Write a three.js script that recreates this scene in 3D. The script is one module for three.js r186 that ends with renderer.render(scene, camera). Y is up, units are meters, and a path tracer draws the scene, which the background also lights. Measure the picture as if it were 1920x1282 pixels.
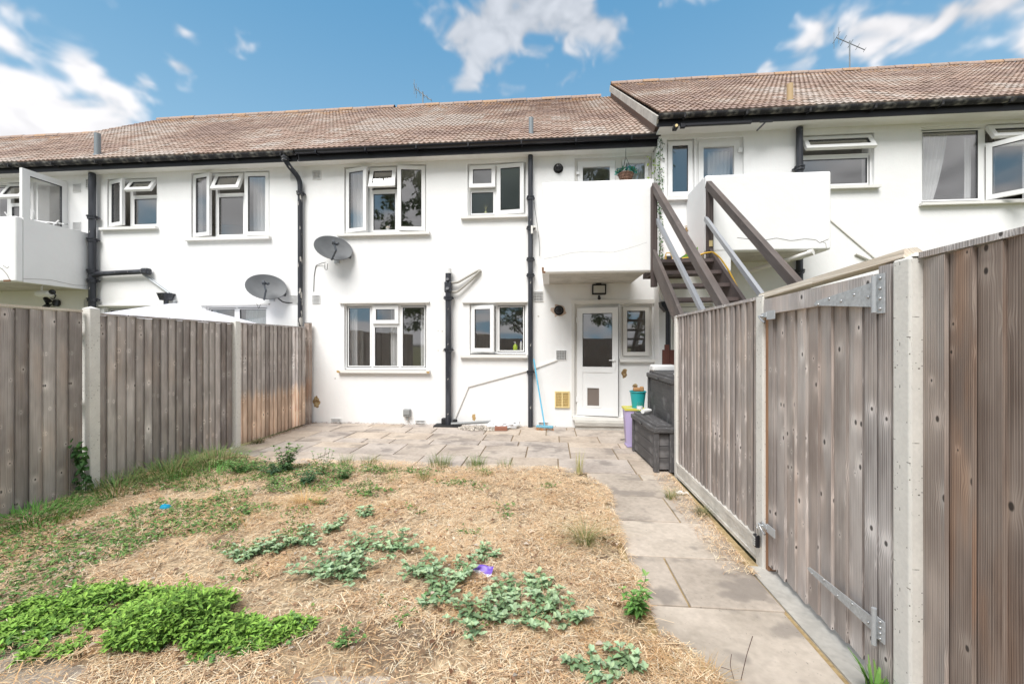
import * as THREE from 'three';
import { mergeGeometries } from 'three/addons/utils/BufferGeometryUtils.js';
import { RoundedBoxGeometry } from 'three/addons/geometries/RoundedBoxGeometry.js';

// ------------------------------------------------------------------ camera, sky, sun, exposure
const scene = new THREE.Scene();
const camera = new THREE.PerspectiveCamera(78.11, 1920 / 1282, 0.05, 400);
camera.position.set(0, 1.5, 0);
camera.rotation.y = 5.2075 * Math.PI / 180;
camera.setViewOffset(1920, 1282, 0, -5, 1920, 1282);
scene.add(camera);
const EXPOSURE = 2.9;
const renderer = new THREE.WebGLRenderer({ antialias: true });
renderer.toneMapping = THREE.LinearToneMapping;
renderer.toneMappingExposure = EXPOSURE;
renderer.shadowMap.enabled = true;
renderer.shadowMap.type = THREE.PCFSoftShadowMap;
renderer.setSize(1024, 683);

// seeded random numbers and tileable value noise
function mulberry(a) { return () => { a |= 0; a = a + 0x6D2B79F5 | 0; let t = Math.imul(a ^ a >>> 15, 1 | a); t = t + Math.imul(t ^ t >>> 7, 61 | t) ^ t; return ((t ^ t >>> 14) >>> 0) / 4294967296; }; }
const rnd = mulberry(20240611);
const rr = (a, b) => a + (b - a) * rnd();
const HT = new Float32Array(65536); { const r = mulberry(77); for (let i = 0; i < 65536; i++) HT[i] = r(); }
function vn(x, y, p = 256, s = 0) {
  let xi = Math.floor(x), yi = Math.floor(y); let fx = x - xi, fy = y - yi;
  fx = fx * fx * (3 - 2 * fx); fy = fy * fy * (3 - 2 * fy);
  const x0 = ((xi % p) + p) % p, x1 = (x0 + 1) % p, y0 = ((yi % p) + p) % p, y1 = (y0 + 1) % p;
  const h = (a, b) => HT[((a * 157 + b * 7919 + s * 3571) ^ (b * 263 + a * 31)) & 65535];
  const a = h(x0, y0), b = h(x1, y0), c = h(x0, y1), d = h(x1, y1);
  return a + (b - a) * fx + (c - a) * fy + (a - b - c + d) * fx * fy;
}
function fbm(x, y, o = 4, p = 256, s = 0) { let v = 0, a = .5, t = 0; for (let i = 0; i < o; i++) { v += a * vn(x, y, p, s + i); t += a; x *= 2; y *= 2; p *= 2; a *= .5; } return v / t; }
const mix = (a, b, t) => a + (b - a) * t;
const mix3 = (a, b, t) => [mix(a[0], b[0], t), mix(a[1], b[1], t), mix(a[2], b[2], t)];
const cl = (v, a = 0, b = 1) => v < a ? a : v > b ? b : v;
const sst = (a, b, v) => { v = cl((v - a) / (b - a)); return v * v * (3 - 2 * v); };

// sky: blue air with broken fair-weather cloud, computed on the whole dome
{
  const W = 2048, H = 1024, data = new Float32Array(W * H * 4);
  // cloud banks seen over the roofs: azimuth, elevation, width, height (degrees), weight
  const banks = [[-57, 18.4, 6, 3.8, 2.0], [-50, 18.2, 5, 3.0, 2.0], [-63, 18, 6, 5, 1.4], [-44.5, 17.3, 4, 1.7, 1.0], [-51.3, 25.2, 1.6, 1.5, .8], [-50, 24, 1.4, 1.4, .75], [-48, 22.7, 1.8, 1.5, .85],
    [-46.3, 25, 1.0, 1.0, .85], [-43.2, 27.4, 1.3, 1.1, .9], [-43.2, 30.3, 1.0, .7, .5], [-55.3, 24.8, 1.8, 1.2, .8], [-55.5, 27, 1.6, .7, .55], [-53, 30.5, 3, 1, .35], [-38, 31, 1.4, .8, .35],
    [-7, 37.5, 6, 3.4, 1.0], [-1, 38.5, 7, 3, .95], [-12.5, 35.8, 2.2, 1.8, .7], [-9.5, 33.2, 3, 2, .72], [-11.8, 31.2, 2.2, 1.2, .6], [5, 37, 4, 2, .85], [7.8, 35.2, 2, 1.6, .6], [3, 33, 2.2, 1.6, .45], [5.5, 31.2, 1.6, 1, .42],
    [31, 31.2, 1.6, 1.8, .75], [29.2, 29.6, 1.5, 1.4, .7], [26, 29.4, 1.4, .7, .55], [34, 30, 2.2, 1.6, .72], [37, 29.2, 2.6, 1.6, .75], [41, 28.4, 2.6, 1.8, .85], [44.5, 28.4, 3, 2, .9], [35, 27.2, 4, 1.2, .5], [26, 27, 3.5, 1.4, .45], [46, 24, 1.2, 1.2, 1.0], [50, 26, 5, 3, .9], [20, 38, 5, 1.2, .4]];
  for (let j = 0; j < H; j++) {
    const el = ((j + .5) / H - .5) * 180;
    for (let i = 0; i < W; i++) {
      const phi = ((i + .5) / W - .5) * Math.PI * 2;            // atan2(z, x)
      const dx = Math.cos(phi), dz = Math.sin(phi);
      const az = Math.atan2(dx, -dz) * 180 / Math.PI;
      const e = Math.max(el, 0), ce = Math.cos(e * Math.PI / 180);
      const t = Math.pow(cl(e / 60), .6);
      let c = mix3([.40, .64, .83], [.105, .315, .565], sst(.3, .95, t + .06));
      // cloud: noise on a flat layer seen in perspective
      const k = ce / (Math.sin(e * Math.PI / 180) + .16);
      const px = dx * k * 2.2 + 40, py = dz * k * 2.2 + 40;
      const n = fbm(az * .42 + 90 + 1.4 * vn(az * .3 + 50, e * .45), e * .66 + 60 + .8 * vn(az * .35 + 20, e * .5 + 9), 7, 4096, 3);
      const win = sst(-66, -58, az) * (1 - sst(50, 58, az)) * (1 - sst(44, 52, e));
      let b = 0;
      if (win > 0) for (const q of banks) { const u = (az - q[0]) / q[2], v = (e - q[1]) / q[3]; const r2 = u * u + v * v; if (r2 < 9) b += q[4] * Math.exp(-r2); }
      const g = fbm(px, py, 5, 4096, 11);
      const din = sst(.22, 1.2, Math.min(b, 1.75) + (n - .5) * 2.1 * (b > .04 ? 1 : b / .04));
      const dout = sst(.30, .54, g);
      const soft = sst(-24, -14, az) * (1 - sst(12, 20, az)); const d = din * win * (1 - .22 * soft) + dout * (1 - win);
      const lum = mix(.62, 1.02, cl(.35 - .3 * soft + (n - .42) * 1.6 + (e < 27 ? .35 : 0) * (az < -35 ? 1 : .4)));
      c = mix3(c, [lum * 1.0, lum * .975, lum * .985], d * .93);
      if (el < 0) c = mix3(c, [.25, .24, .22], cl(-el / 4));
      const o = (j * W + i) * 4;
      data[o] = c[0] / EXPOSURE * 1.06; data[o + 1] = c[1] / EXPOSURE * 1.06; data[o + 2] = c[2] / EXPOSURE * 1.06; data[o + 3] = 1;
    }
  }
  const sky = new THREE.DataTexture(data, W, H, THREE.RGBAFormat, THREE.FloatType);
  sky.mapping = THREE.EquirectangularReflectionMapping; sky.magFilter = THREE.LinearFilter; sky.minFilter = THREE.LinearFilter;
  sky.wrapS = THREE.RepeatWrapping; sky.needsUpdate = true;
  scene.background = sky; scene.environment = sky;
}
// hazy high sun behind the camera
const sun = new THREE.DirectionalLight(new THREE.Color(1, .98, .95), 1.5);
sun.position.set(-9, 34, 20); sun.target.position.set(-1, 0, -5);
sun.castShadow = true; sun.shadow.radius = 60; sun.shadow.mapSize.set(4096, 4096);
Object.assign(sun.shadow.camera, { left: -22, right: 22, top: 22, bottom: -22, near: 1, far: 90 });
scene.add(sun, sun.target);

// ------------------------------------------------------------------ helpers
const used = {};
function numbered(n) { if (used[n] === undefined) { used[n] = 0; return n; } used[n]++; return n + '_' + String(used[n]).padStart(3, '0'); }
function box(w, h, d, x = 0, y = 0, z = 0, uo = 0, vo = 0) {         // box with uv in metres
  const g = new THREE.BoxGeometry(w, h, d), uv = g.attributes.uv, s = [[d, h], [d, h], [w, d], [w, d], [w, h], [w, h]];
  for (let i = 0; i < 24; i++) { const q = s[i >> 2]; uv.setXY(i, uv.getX(i) * q[0] + uo, uv.getY(i) * q[1] + vo); }
  return g.translate(x, y, z);
}
const span = (x0, x1, y0, y1, z0, z1, uo, vo) => box(x1 - x0, y1 - y0, z1 - z0, (x0 + x1) / 2, (y0 + y1) / 2, (z0 + z1) / 2, uo, vo);
function rbox(w, h, d, r, x = 0, y = 0, z = 0, seg = 2) { return new RoundedBoxGeometry(w, h, d, seg, r).translate(x, y, z); }
function merge(list) {
  const a = list.map(g => { let k = g.index ? g.toNonIndexed() : g; for (const n of Object.keys(k.attributes)) if (!['position', 'normal', 'uv'].includes(n)) k.deleteAttribute(n); return k; });
  return a.length === 1 ? a[0] : mergeGeometries(a, false);
}
function mesh(name, geo, mat, parent) {
  const m = new THREE.Mesh(Array.isArray(geo) ? merge(geo) : geo, mat);
  m.name = parent === scene || !parent ? numbered(name) : name;
  m.castShadow = m.receiveShadow = true; (parent || scene).add(m); return m;
}
function tag(o, label, category, group) { o.userData.label = label; o.userData.category = category; if (group) o.userData.group = group; return o; }
function structure(o) { o.userData.kind = 'structure'; return o; }
function stuff(o) { o.userData.kind = 'stuff'; return o; }
function thing(name, label, category, x = 0, y = 0, z = 0, group) {
  const g = new THREE.Group(); g.name = numbered(name); g.position.set(x, y, z); scene.add(g); return tag(g, label, category, group);
}
function part(name, parent, x = 0, y = 0, z = 0) { const g = new THREE.Group(); g.name = name; g.position.set(x, y, z); parent.add(g); return g; }
function tube(pts, r, seg = 24, rad = 8) { return new THREE.TubeGeometry(new THREE.CatmullRomCurve3(pts.map(p => new THREE.Vector3(...p)), false, 'catmullrom', .2), seg, r, rad, false); }
function rod(a, b, r, r2 = r, rad = 10) {                                 // closed cylinder between two points
  const A = new THREE.Vector3(...a), B = new THREE.Vector3(...b), L = A.distanceTo(B);
  const g = new THREE.CylinderGeometry(r2, r, L, rad); g.translate(0, L / 2, 0);
  g.applyQuaternion(new THREE.Quaternion().setFromUnitVectors(new THREE.Vector3(0, 1, 0), B.clone().sub(A).normalize())); return g.translate(...a);
}
function beam(a, b, w, h, up = [0, 1, 0]) {                              // rectangular bar between two points, w across, h along up
  const A = new THREE.Vector3(...a), B = new THREE.Vector3(...b), L = A.distanceTo(B), dir = B.clone().sub(A).normalize();
  const side = new THREE.Vector3().crossVectors(dir, new THREE.Vector3(...up)).normalize(), u = new THREE.Vector3().crossVectors(side, dir);
  const g = box(w, L, h); const m = new THREE.Matrix4().makeBasis(side, dir, u); m.setPosition(A.clone().add(B).multiplyScalar(.5));
  return g.applyMatrix4(m);
}
function plateShape(pts, depth, bevel = 0) { const s = new THREE.Shape(pts.map(p => new THREE.Vector2(...p))); return new THREE.ExtrudeGeometry(s, { depth, bevelEnabled: bevel > 0, bevelSize: bevel, bevelThickness: bevel, bevelSegments: 2, curveSegments: 12 }); }

// ------------------------------------------------------------------ textures and materials
const toS = v => Math.round(255 * (v <= .0031308 ? 12.92 * v : 1.055 * Math.pow(cl(v), 1 / 2.4) - .055));
function tex(w, h, fn, rx = 1, ry = 1) {
  const d = new Uint8Array(w * h * 4);
  for (let j = 0; j < h; j++) for (let i = 0; i < w; i++) { const c = fn((i + .5) / w, (j + .5) / h), o = (j * w + i) * 4; d[o] = toS(c[0]); d[o + 1] = toS(c[1]); d[o + 2] = toS(c[2]); d[o + 3] = 255; }
  const t = new THREE.DataTexture(d, w, h, THREE.RGBAFormat); t.colorSpace = THREE.SRGBColorSpace; t.wrapS = t.wrapT = THREE.RepeatWrapping; t.magFilter = THREE.LinearFilter; t.minFilter = THREE.LinearMipmapLinearFilter; t.generateMipmaps = true; t.repeat.set(rx, ry); t.needsUpdate = true; return t;
}
function gtex(w, h, fn, rx = 1, ry = 1) {
  const d = new Uint8Array(w * h * 4);
  for (let j = 0; j < h; j++) for (let i = 0; i < w; i++) { const v = Math.round(255 * cl(fn((i + .5) / w, (j + .5) / h))), o = (j * w + i) * 4; d[o] = d[o + 1] = d[o + 2] = v; d[o + 3] = 255; }
  const t = new THREE.DataTexture(d, w, h, THREE.RGBAFormat); t.wrapS = t.wrapT = THREE.RepeatWrapping; t.magFilter = THREE.LinearFilter; t.minFilter = THREE.LinearMipmapLinearFilter; t.generateMipmaps = true; t.repeat.set(rx, ry); t.needsUpdate = true; return t;
}
const std = (o) => new THREE.MeshStandardMaterial({ side: THREE.DoubleSide, ...o });
const lin = (r, g, b) => new THREE.Color().setRGB(r, g, b);

// painted render: white paint, trowel marks, faint rain streaks and mottling
const renderMap = tex(1024, 1024, (u, v) => {
  const m = fbm(u * 6, v * 6, 5, 6, 1), st = fbm(u * 40, v * 3, 3, 40, 5), sp = vn(u * 300, v * 300, 300, 8);
  let k = .86 + (m - .5) * .07 + (st - .5) * .05 * sst(.45, .7, m); if (sp > .985) k -= .12;
  return [k, k * .997, k * .988];
}, 1 / 3, 1 / 3);
const renderBump = gtex(1024, 1024, (u, v) => .5 * fbm(u * 40, v * 40, 4, 40, 2) + .35 * fbm(u * 9, v * 12, 3, 9, 4) + .15 * vn(u * 260, v * 260, 260, 9), 1 / 3, 1 / 3);
const M = {};
M.render = std({ map: renderMap, bumpMap: renderBump, bumpScale: .004, roughness: .9 });
M.soffit = std({ map: renderMap, roughness: .8, color: lin(.93, .92, .89) });
M.concreteRaw = std({ map: tex(512, 512, (u, v) => { const m = fbm(u * 8, v * 8, 5, 8, 3), f = fbm(u * 60, v * 60, 2, 60, 6); const k = .5 + (m - .5) * .25 + (f - .5) * .1; return [k, k * .95, k * .86]; }, .8, .8), bumpMap: gtex(256, 256, (u, v) => fbm(u * 24, v * 24, 4, 24, 12), 1, 1), bumpScale: .006, roughness: .95 });
M.upvc = std({ color: lin(.86, .86, .85), roughness: .35 });
M.upvcOld = std({ color: lin(.78, .76, .72), roughness: .5 });
M.sillPaint = std({ color: lin(.8, .785, .75), roughness: .7, bumpMap: renderBump, bumpScale: .004 });
M.gasket = std({ color: lin(.05, .05, .055), roughness: .8 });
M.glass = new THREE.MeshPhysicalMaterial({ color: 0xffffff, transmission: 1, thickness: 0, roughness: .015, ior: 2.15, side: THREE.DoubleSide });
M.glassFrosted = new THREE.MeshPhysicalMaterial({ color: lin(.86, .92, .9), transmission: 1, thickness: 0, roughness: .18, ior: 1.75, side: THREE.DoubleSide });
M.room = std({ color: lin(.66, .64, .6), roughness: .95 });
M.roomDark = std({ color: lin(.16, .14, .12), roughness: .9 });
M.blackPlastic = std({ color: lin(.014, .014, .018), roughness: .32 });
M.blackMatt = std({ color: lin(.018, .018, .02), roughness: .75 });
const pipeMap = (chip, seed) => tex(1024, 256, (v, u) => {
  const n = fbm(u * 6, v * 26, 4, 6, seed), f = fbm(u * 16, v * 70, 3, 16, seed + 2), dust = fbm(u * 3, v * 6, 3, 3, seed + 5);
  let c = mix3([.022, .024, .032], [.075, .08, .095], sst(.4, .8, dust));
  const zone = chip * (v > .5 ? 1 : .3); if (n * .6 + f * .4 > .74 - .15 * zone) c = [.5, .48, .44]; else if (n * .6 + f * .4 > .725 - .15 * zone) c = [.16, .15, .14];
  return c;
});
M.pipeBlack = std({ map: pipeMap(0, 21), roughness: .5 });
M.pipePeeling = std({ map: pipeMap(1, 31), roughness: .65 });
M.gutterNew = std({ color: lin(.012, .012, .017), roughness: .28 });
M.gutterOld = std({ map: tex(1024, 128, (u, v) => { const n = fbm(u * 60, v * 6, 4, 60, 3), m = fbm(u * 14, v * 2, 3, 14, 8), s = vn(u * 240, v * 4, 240, 5); let c = mix3([.02, .02, .024], [.26, .25, .22], sst(.42, .78, n * .55 + m * .45)); if (s > .9 && m > .45) c = mix3(c, [.45, .43, .4], .6); return c; }, .25, 3), bumpMap: gtex(512, 64, (u, v) => fbm(u * 80, v * 10, 3, 80, 3), .25, 3), bumpScale: .006, roughness: .85 });
M.fascia = std({ color: lin(.012, .012, .016), roughness: .45 });
M.galv = std({ map: tex(256, 256, (u, v) => { const n = fbm(u * 14, v * 14, 3, 14, 2), q = vn(u * 40, v * 40, 40, 4); const k = .52 + (n - .5) * .2 + (q - .5) * .06; return [k * .96, k, k * 1.03]; }, 6, 6), metalness: .25, roughness: .5 });
M.leadPipe = std({ color: lin(.24, .27, .29), roughness: .6, metalness: .2 });
M.steel = std({ color: lin(.5, .5, .5), metalness: .8, roughness: .3 });
M.rust = std({ color: lin(.2, .1, .05), roughness: .9 });
M.dish = std({ map: tex(256, 256, (u, v) => { const n = fbm(u * 8, v * 8, 4, 8, 6); const k = .125 + (n - .5) * .05; return [k * .95, k, k * 1.05]; }), roughness: .55 });
M.dishArm = std({ color: lin(.08, .09, .105), roughness: .6 });
M.cable = std({ color: lin(.05, .05, .05), roughness: .7 });
M.white = std({ color: lin(.8, .8, .79), roughness: .6 });
M.cream = std({ color: lin(.78, .62, .3), roughness: .6 });
M.greyPlastic = std({ color: lin(.3, .31, .31), roughness: .6 });
M.orangeMark = std({ color: lin(.5, .33, .14), roughness: .95 });
M.patch = std({ map: tex(256, 256, (u, v) => { const n = fbm(u * 9, v * 9, 4, 9, 41); return mix3([.24, .15, .07], [.5, .38, .2], sst(.3, .7, n)); }, 3, 3), bumpMap: gtex(128, 128, (u, v) => fbm(u * 9, v * 9, 4, 9, 41), 3, 3), bumpScale: .01, roughness: 1 });
// weathered softwood: grain bends round knots
function woodTex(seed, pale, dark, warm, warmAmt, nk, w = 512, h = 2048, tan = 0) {
  const r = mulberry(seed), kn = []; for (let i = 0; i < nk; i++) kn.push([r(), r(), .012 + .04 * r() * r()]);
  return tex(w, h, (u, v) => {
    let g = u + .006 * (vn(u * 8, v * 6, 8, seed) - .5) + .010 * (vn(u * 4, v * 3, 4, seed + 1) - .5), knot = 0, halo = 0;
    for (const q of kn) { let du = u - q[0], dv = (v - q[1]) * 4; if (du > .5) du -= 1; if (du < -.5) du += 1; if (dv > 2) dv -= 4; if (dv < -2) dv += 4; const e = du * du + dv * dv * .55, s = q[2] * q[2] * .55; if (e < s * 45) { g += du * Math.exp(-e / (s * 5)) * .9; knot = Math.max(knot, 1 - sst(.2, .85, e / s)); halo = Math.max(halo, Math.exp(-e / (s * 7))); } }
    const rings = .5 + .5 * Math.sin(g * 330 + 3 * vn(g * 30, v * 2, 30, seed + 3)), fib = fbm(g * 256, v * 10, 3, 256, seed + 4), blot = fbm(u * 4, v * 6, 4, 4, seed + 5), plank = vn(u * 4, 1.5, 4, seed + 6);
    let t = .42 * rings + .38 * fib + .85 * (blot - .5) + .30 * (plank - .5) + .1; t += halo * .55;
    let c = mix3(dark, pale, cl(t)); const wv = sst(.5, .75, fbm(u * 4, v * 3, 3, 4, seed + 8)) * warmAmt; c = mix3(c, [c[0] * warm[0], c[1] * warm[1], c[2] * warm[2]], wv);
    if (tan) { const edge = .34 + .16 * (fbm(u * 12, 3.3, 3, 12, seed + 9) - .5) + .05 * (fib - .5); const k = 1 - sst(edge - .07, edge + .05, v); c = mix3(c, [c[0] * 1.15 + .2, c[1] * 1.0 + .13, c[2] * .85 + .08], k * tan * .9); }
    if (knot > 0) c = mix3(c, [.035, .026, .022], knot * .9);
    return c;
  });
}
const woodBump = gtex(256, 1024, (u, v) => .6 * fbm(u * 120 + .5 * vn(u * 6, v * 5, 6, 2), v * 6, 3, 120, 3) + .4 * vn(u * 60, v * 3, 60, 5), 2, .5);
const woodMat = (t, o = {}) => { t.repeat.set(2, .5); return std({ map: t, bumpMap: woodBump, bumpScale: .004, roughness: .92, ...o }); };
const tints = (m, a) => a.map(k => { const c = m.clone(); c.color = lin(k[0], k[1], k[2]); return c; });
const TINT = [[1, .97, .94], [.8, .77, .745], [1.16, 1.14, 1.11], [.92, .88, .84], [.68, .65, .63]];
M.woodGrey = woodMat(woodTex(5, [.82, .775, .755], [.24, .21, .197], [1.12, 1.0, .9], .4, 30));
M.woodGreyB = woodMat(woodTex(6, [.78, .735, .71], [.22, .193, .18], [1.14, 1.0, .88], .45, 24));
M.woodTan = woodMat(woodTex(9, [.7, .655, .63], [.2, .172, .16], [1.16, 1.0, .88], .35, 26, 512, 2048, 1));
M.woodGate = woodMat(woodTex(14, [.75, .71, .69], [.25, .215, .202], [1.12, 1, .92], .5, 30));
M.woodBrown = woodMat(woodTex(23, [.56, .475, .42], [.175, .122, .097], [1.25, .97, .76], .7, 30));
M.woodNew = woodMat(woodTex(31, [.86, .79, .69], [.6, .52, .42], [1.15, 1, .85], .4, 12, 256, 1024));
M.woodOrange = woodMat(woodTex(37, [.5, .3, .18], [.26, .13, .07], [1.1, 1, .9], .4, 8, 256, 1024));
M.woodStained = woodMat(woodTex(41, [.135, .105, .098], [.04, .03, .028], [1.2, 1, .95], .4, 10, 256, 1024), { roughness: .75 });
M.woodWorn = woodMat(woodTex(43, [.19, .16, .146], [.06, .048, .043], [1.15, 1, .9], .4, 10, 256, 1024), { roughness: .85 });
M.woodRed = woodMat(woodTex(47, [.115, .04, .028], [.05, .018, .014], [1.2, 1, .9], .3, 4, 256, 1024));
const greySet = [...tints(M.woodGrey, TINT), ...tints(M.woodGreyB, TINT)], tanSet = tints(M.woodTan, TINT), gateSet = tints(M.woodGate, TINT.slice(0, 4)), brownSet = [...tints(M.woodBrown, TINT.slice(0, 4)), ...tints(M.woodGate, [[.8, .76, .72]])];
M.post = std({ map: tex(512, 1024, (u, v) => { const m = fbm(u * 4, v * 8, 4, 4, 3), f = fbm(u * 50, v * 100, 2, 50, 6), p = vn(u * 44, v * 88, 44, 9); let k = .78 + (m - .5) * .16 + (f - .5) * .08; let c = [k, k * .97, k * .905]; if (p > .92) c = mix3(c, [.16, .14, .12], sst(.92, .96, p)); return c; }, 2, 1), bumpMap: gtex(512, 1024, (u, v) => vn(u * 44, v * 88, 44, 9) > .95 ? .3 : .7 + .3 * fbm(u * 50, v * 100, 2, 50, 6), 2, 1), bumpScale: .0025, roughness: .95 });
M.postStained = std({ map: tex(512, 256, (u, v) => { const m = fbm(u * 10, v * 4, 4, 10, 13), f = fbm(u * 60, v * 20, 2, 60, 6); let k = .72 + (m - .5) * .45 + (f - .5) * .1; return [k, k * .96, k * .88]; }, .7, 3), roughness: .95, bumpMap: gtex(256, 128, (u, v) => fbm(u * 40, v * 20, 3, 40, 6), 1, 3), bumpScale: .005 });

// ------------------------------------------------------------------ ground (one sheet to the horizon)
M.earth = std({ map: tex(1024, 1024, (u, v) => { const a = fbm(u * 8, v * 8, 5, 8, 3), b = fbm(u * 40, v * 40, 4, 40, 5), c = fbm(u * 170, v * 150, 2, 150, 7), d = fbm(u * 5, v * 5, 3, 5, 19); let q = mix3([.28, .2, .13], [.68, .53, .345], cl(.2 + (a - .5) * 1.1 + (b - .5) * 1.2 + (c - .5) * 1.2 + .32)); return mix3(q, [.17, .125, .09], sst(.56, .72, d) * .6); }, .5, .5), bumpMap: gtex(512, 512, (u, v) => .5 * fbm(u * 30, v * 30, 4, 30, 5) + .5 * fbm(u * 90, v * 80, 3, 80, 7), .5, .5), bumpScale: .02, roughness: 1 });
M.roughGrass = std({ map: tex(512, 512, (u, v) => { const a = fbm(u * 8, v * 8, 5, 8, 33), c = fbm(u * 90, v * 90, 2, 90, 7); return mix3([.07, .085, .03], [.26, .22, .11], cl((a - .5) * 2 + (c - .5) + .5)); }, .25, .25), roughness: 1 });
{ const g = new THREE.PlaneGeometry(500, 500).rotateX(-Math.PI / 2); const uv = g.attributes.uv; for (let i = 0; i < uv.count; i++) uv.setXY(i, uv.getX(i) * 500, uv.getY(i) * 500); structure(mesh('ground', g.translate(0, -.06, 0), M.roughGrass)); }

// ------------------------------------------------------------------ houses
const WALL = -7.75, RWALL = -7.4, T = .28;
function wallShape(x0, x1, y0, y1, holes, zFront, thick = T) {
  const s = new THREE.Shape([[x0, y0], [x1, y0], [x1, y1], [x0, y1]].map(p => new THREE.Vector2(...p)));
  for (const h of holes) s.holes.push(new THREE.Path([[h[0], h[2]], [h[0], h[3]], [h[1], h[3]], [h[1], h[2]]].map(p => new THREE.Vector2(...p))));
  return new THREE.ExtrudeGeometry(s, { depth: thick, bevelEnabled: false }).translate(0, 0, zFront - thick);
}
const ring = (x0, x1, y0, y1, w, d) => [span(x0, x1, y0, y0 + w, -d / 2, d / 2), span(x0, x1, y1 - w, y1, -d / 2, d / 2), span(x0, x0 + w, y0 + w, y1 - w, -d / 2, d / 2), span(x1 - w, x1, y0 + w, y1 - w, -d / 2, d / 2)];
// a window: frame, sill, then lights; a light is [x0,x1,y0,y1,hinge,openDegrees] ('f' fixed); sash and pane are sub-parts
function makeWindow(house, zWall, x0, x1, y0, y1, lights, o = {}) {
  const zf = zWall - (o.set ?? .06), w = part('window', house, 0, 0, 0);
  const fr = ring(x0, x1, y0, y1, .045, .07).map(g => g.translate(0, 0, zf - .035));
  for (const m of (o.mull || [])) fr.push(span(m[0], m[1], m[2], m[3], zf - .066, zf - .004));
  mesh('frame', fr, o.mat || M.upvc, w);
  if (o.sill) { const [a, b, yb, yt] = o.sill; mesh('sill', [span(a, b, yb, yt, zWall - .0, zWall + .075), span(x0 + .002, x1 - .002, yb + .01, y0 - .001, zf - .07, zWall)], M.sillPaint, w); }
  if (o.drip) { const [a, b, yb, yt] = o.drip; mesh('drip_strip', span(a, b, yb, yt, zWall + .001, zWall + .05), M.sillPaint, w); }
  for (const L of lights) {
    const [a, b, c, d, hinge, deg = 0] = L, W = b - a, H = d - c, fw = hinge === 'f' ? .034 : .07;
    const piv = new THREE.Matrix4();
    const dx = hinge === 'l' ? 0 : hinge === 'r' ? -W : -W / 2, dy = hinge === 't' ? -H : -H / 2;
    const geoS = merge(ring(dx, dx + W, dy, dy + H, fw, hinge === 'f' ? .04 : .055));
    const geoK = merge(ring(dx + fw - .001, dx + W - fw + .001, dy + fw - .001, dy + H - fw + .001, .007, .034));
    const geoP = box(W - 2 * fw, H - 2 * fw, .014, dx + W / 2, dy + H / 2, 0);
    const ang = deg * Math.PI / 180;
    if (hinge === 'l') piv.makeRotationY(-ang); else if (hinge === 'r') piv.makeRotationY(ang); else if (hinge === 't') piv.makeRotationX(-ang);
    piv.setPosition(hinge === 'l' ? a : hinge === 'r' ? b : (a + b) / 2, hinge === 't' ? d : (c + d) / 2, zf + (hinge === 'f' ? -.02 : .012));
    mesh(hinge === 'f' ? 'glazing_bead' : 'sash', geoS.applyMatrix4(piv), o.mat || M.upvc, w);
    mesh('gasket', geoK.applyMatrix4(piv), M.gasket, w);
    mesh('pane', geoP.applyMatrix4(piv), L[6] || o.glass || M.glass, w);
  }
  return w;
}
function airBrick(house, x0, x1, y0, y1, z, nx = 6, ny = 6, mat = M.white) {
  const b = part('air_brick', house), s = new THREE.Shape([[x0, y0], [x1, y0], [x1, y1], [x0, y1]].map(p => new THREE.Vector2(...p)));
  const w = (x1 - x0) / (nx + .6), h = (y1 - y0) / (ny + .6);
  for (let i = 0; i < nx; i++) for (let j = 0; j < ny; j++) { const cx = x0 + w * (i + .8), cy = y0 + h * (j + .8), a = w * .39, c = h * .39; s.holes.push(new THREE.Path([[cx - a, cy - c], [cx - a, cy + c], [cx + a, cy + c], [cx + a, cy - c]].map(p => new THREE.Vector2(...p)))); }
  mesh('grille', new THREE.ExtrudeGeometry(s, { depth: .014, bevelEnabled: false }).translate(0, 0, z + .001), mat, b);
}
// concrete double-roll tile: cover width .2, exposed length .31
const TW = .2, TG = .225;
function tileGeo(seed) {
  const r = mulberry(seed), n = 12, L = .28, P = [], U = [], I = [];
  const prof = i => { const t = i / n; return .012 + .0075 * Math.cos(t * Math.PI * 4) * (1 + .1 * r()); };
  const lay = [[0, .020, 1], [L, 0, 1], [0, .004, 0]];                  // front top, back top, front bottom
  for (const [z, lift, top] of lay) for (let i = 0; i <= n; i++) { P.push((i / n) * TW * 1.02, (top ? prof(i) : prof(i) - .012) + lift - (top ? 0 : .004), -z); U.push(i / n, z); }
  const k = n + 1; for (let i = 0; i < n; i++) { I.push(i, i + 1, k + i, i + 1, k + i + 1, k + i, 2 * k + i, 2 * k + i + 1, i, 2 * k + i + 1, i + 1, i); }
  const g = new THREE.BufferGeometry(); g.setAttribute('position', new THREE.Float32BufferAttribute(P, 3)); g.setAttribute('uv', new THREE.Float32BufferAttribute(U, 2)); g.setIndex(I); const q = g.toNonIndexed(); q.computeVertexNormals(); return q;
}
const tileGeos = [tileGeo(1), tileGeo(2), tileGeo(3)];
const tileMap = tex(256, 256, (u, v) => { const n = fbm(u * 8, v * 12, 4, 8, 9), l = fbm(u * 14, v * 14, 3, 14, 15); let c = mix3([.66, .62, .6], [1, 1, 1], n); if (l > .66) c = mix3(c, [1.0, 1.0, 1.0], sst(.63, .7, l)); return c; }, 1, 3);
const tilePalette = [[.42, .305, .245], [.46, .34, .28], [.38, .28, .235], [.49, .385, .32], [.5, .41, .35], [.43, .335, .28], [.36, .265, .225], [.53, .46, .41], [.5, .335, .22]];
const tileMats = tilePalette.map(c => std({ color: lin(...c), map: tileMap, roughness: .95 }));
const tileInst = std({ map: tileMap, roughness: .95 });
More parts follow.
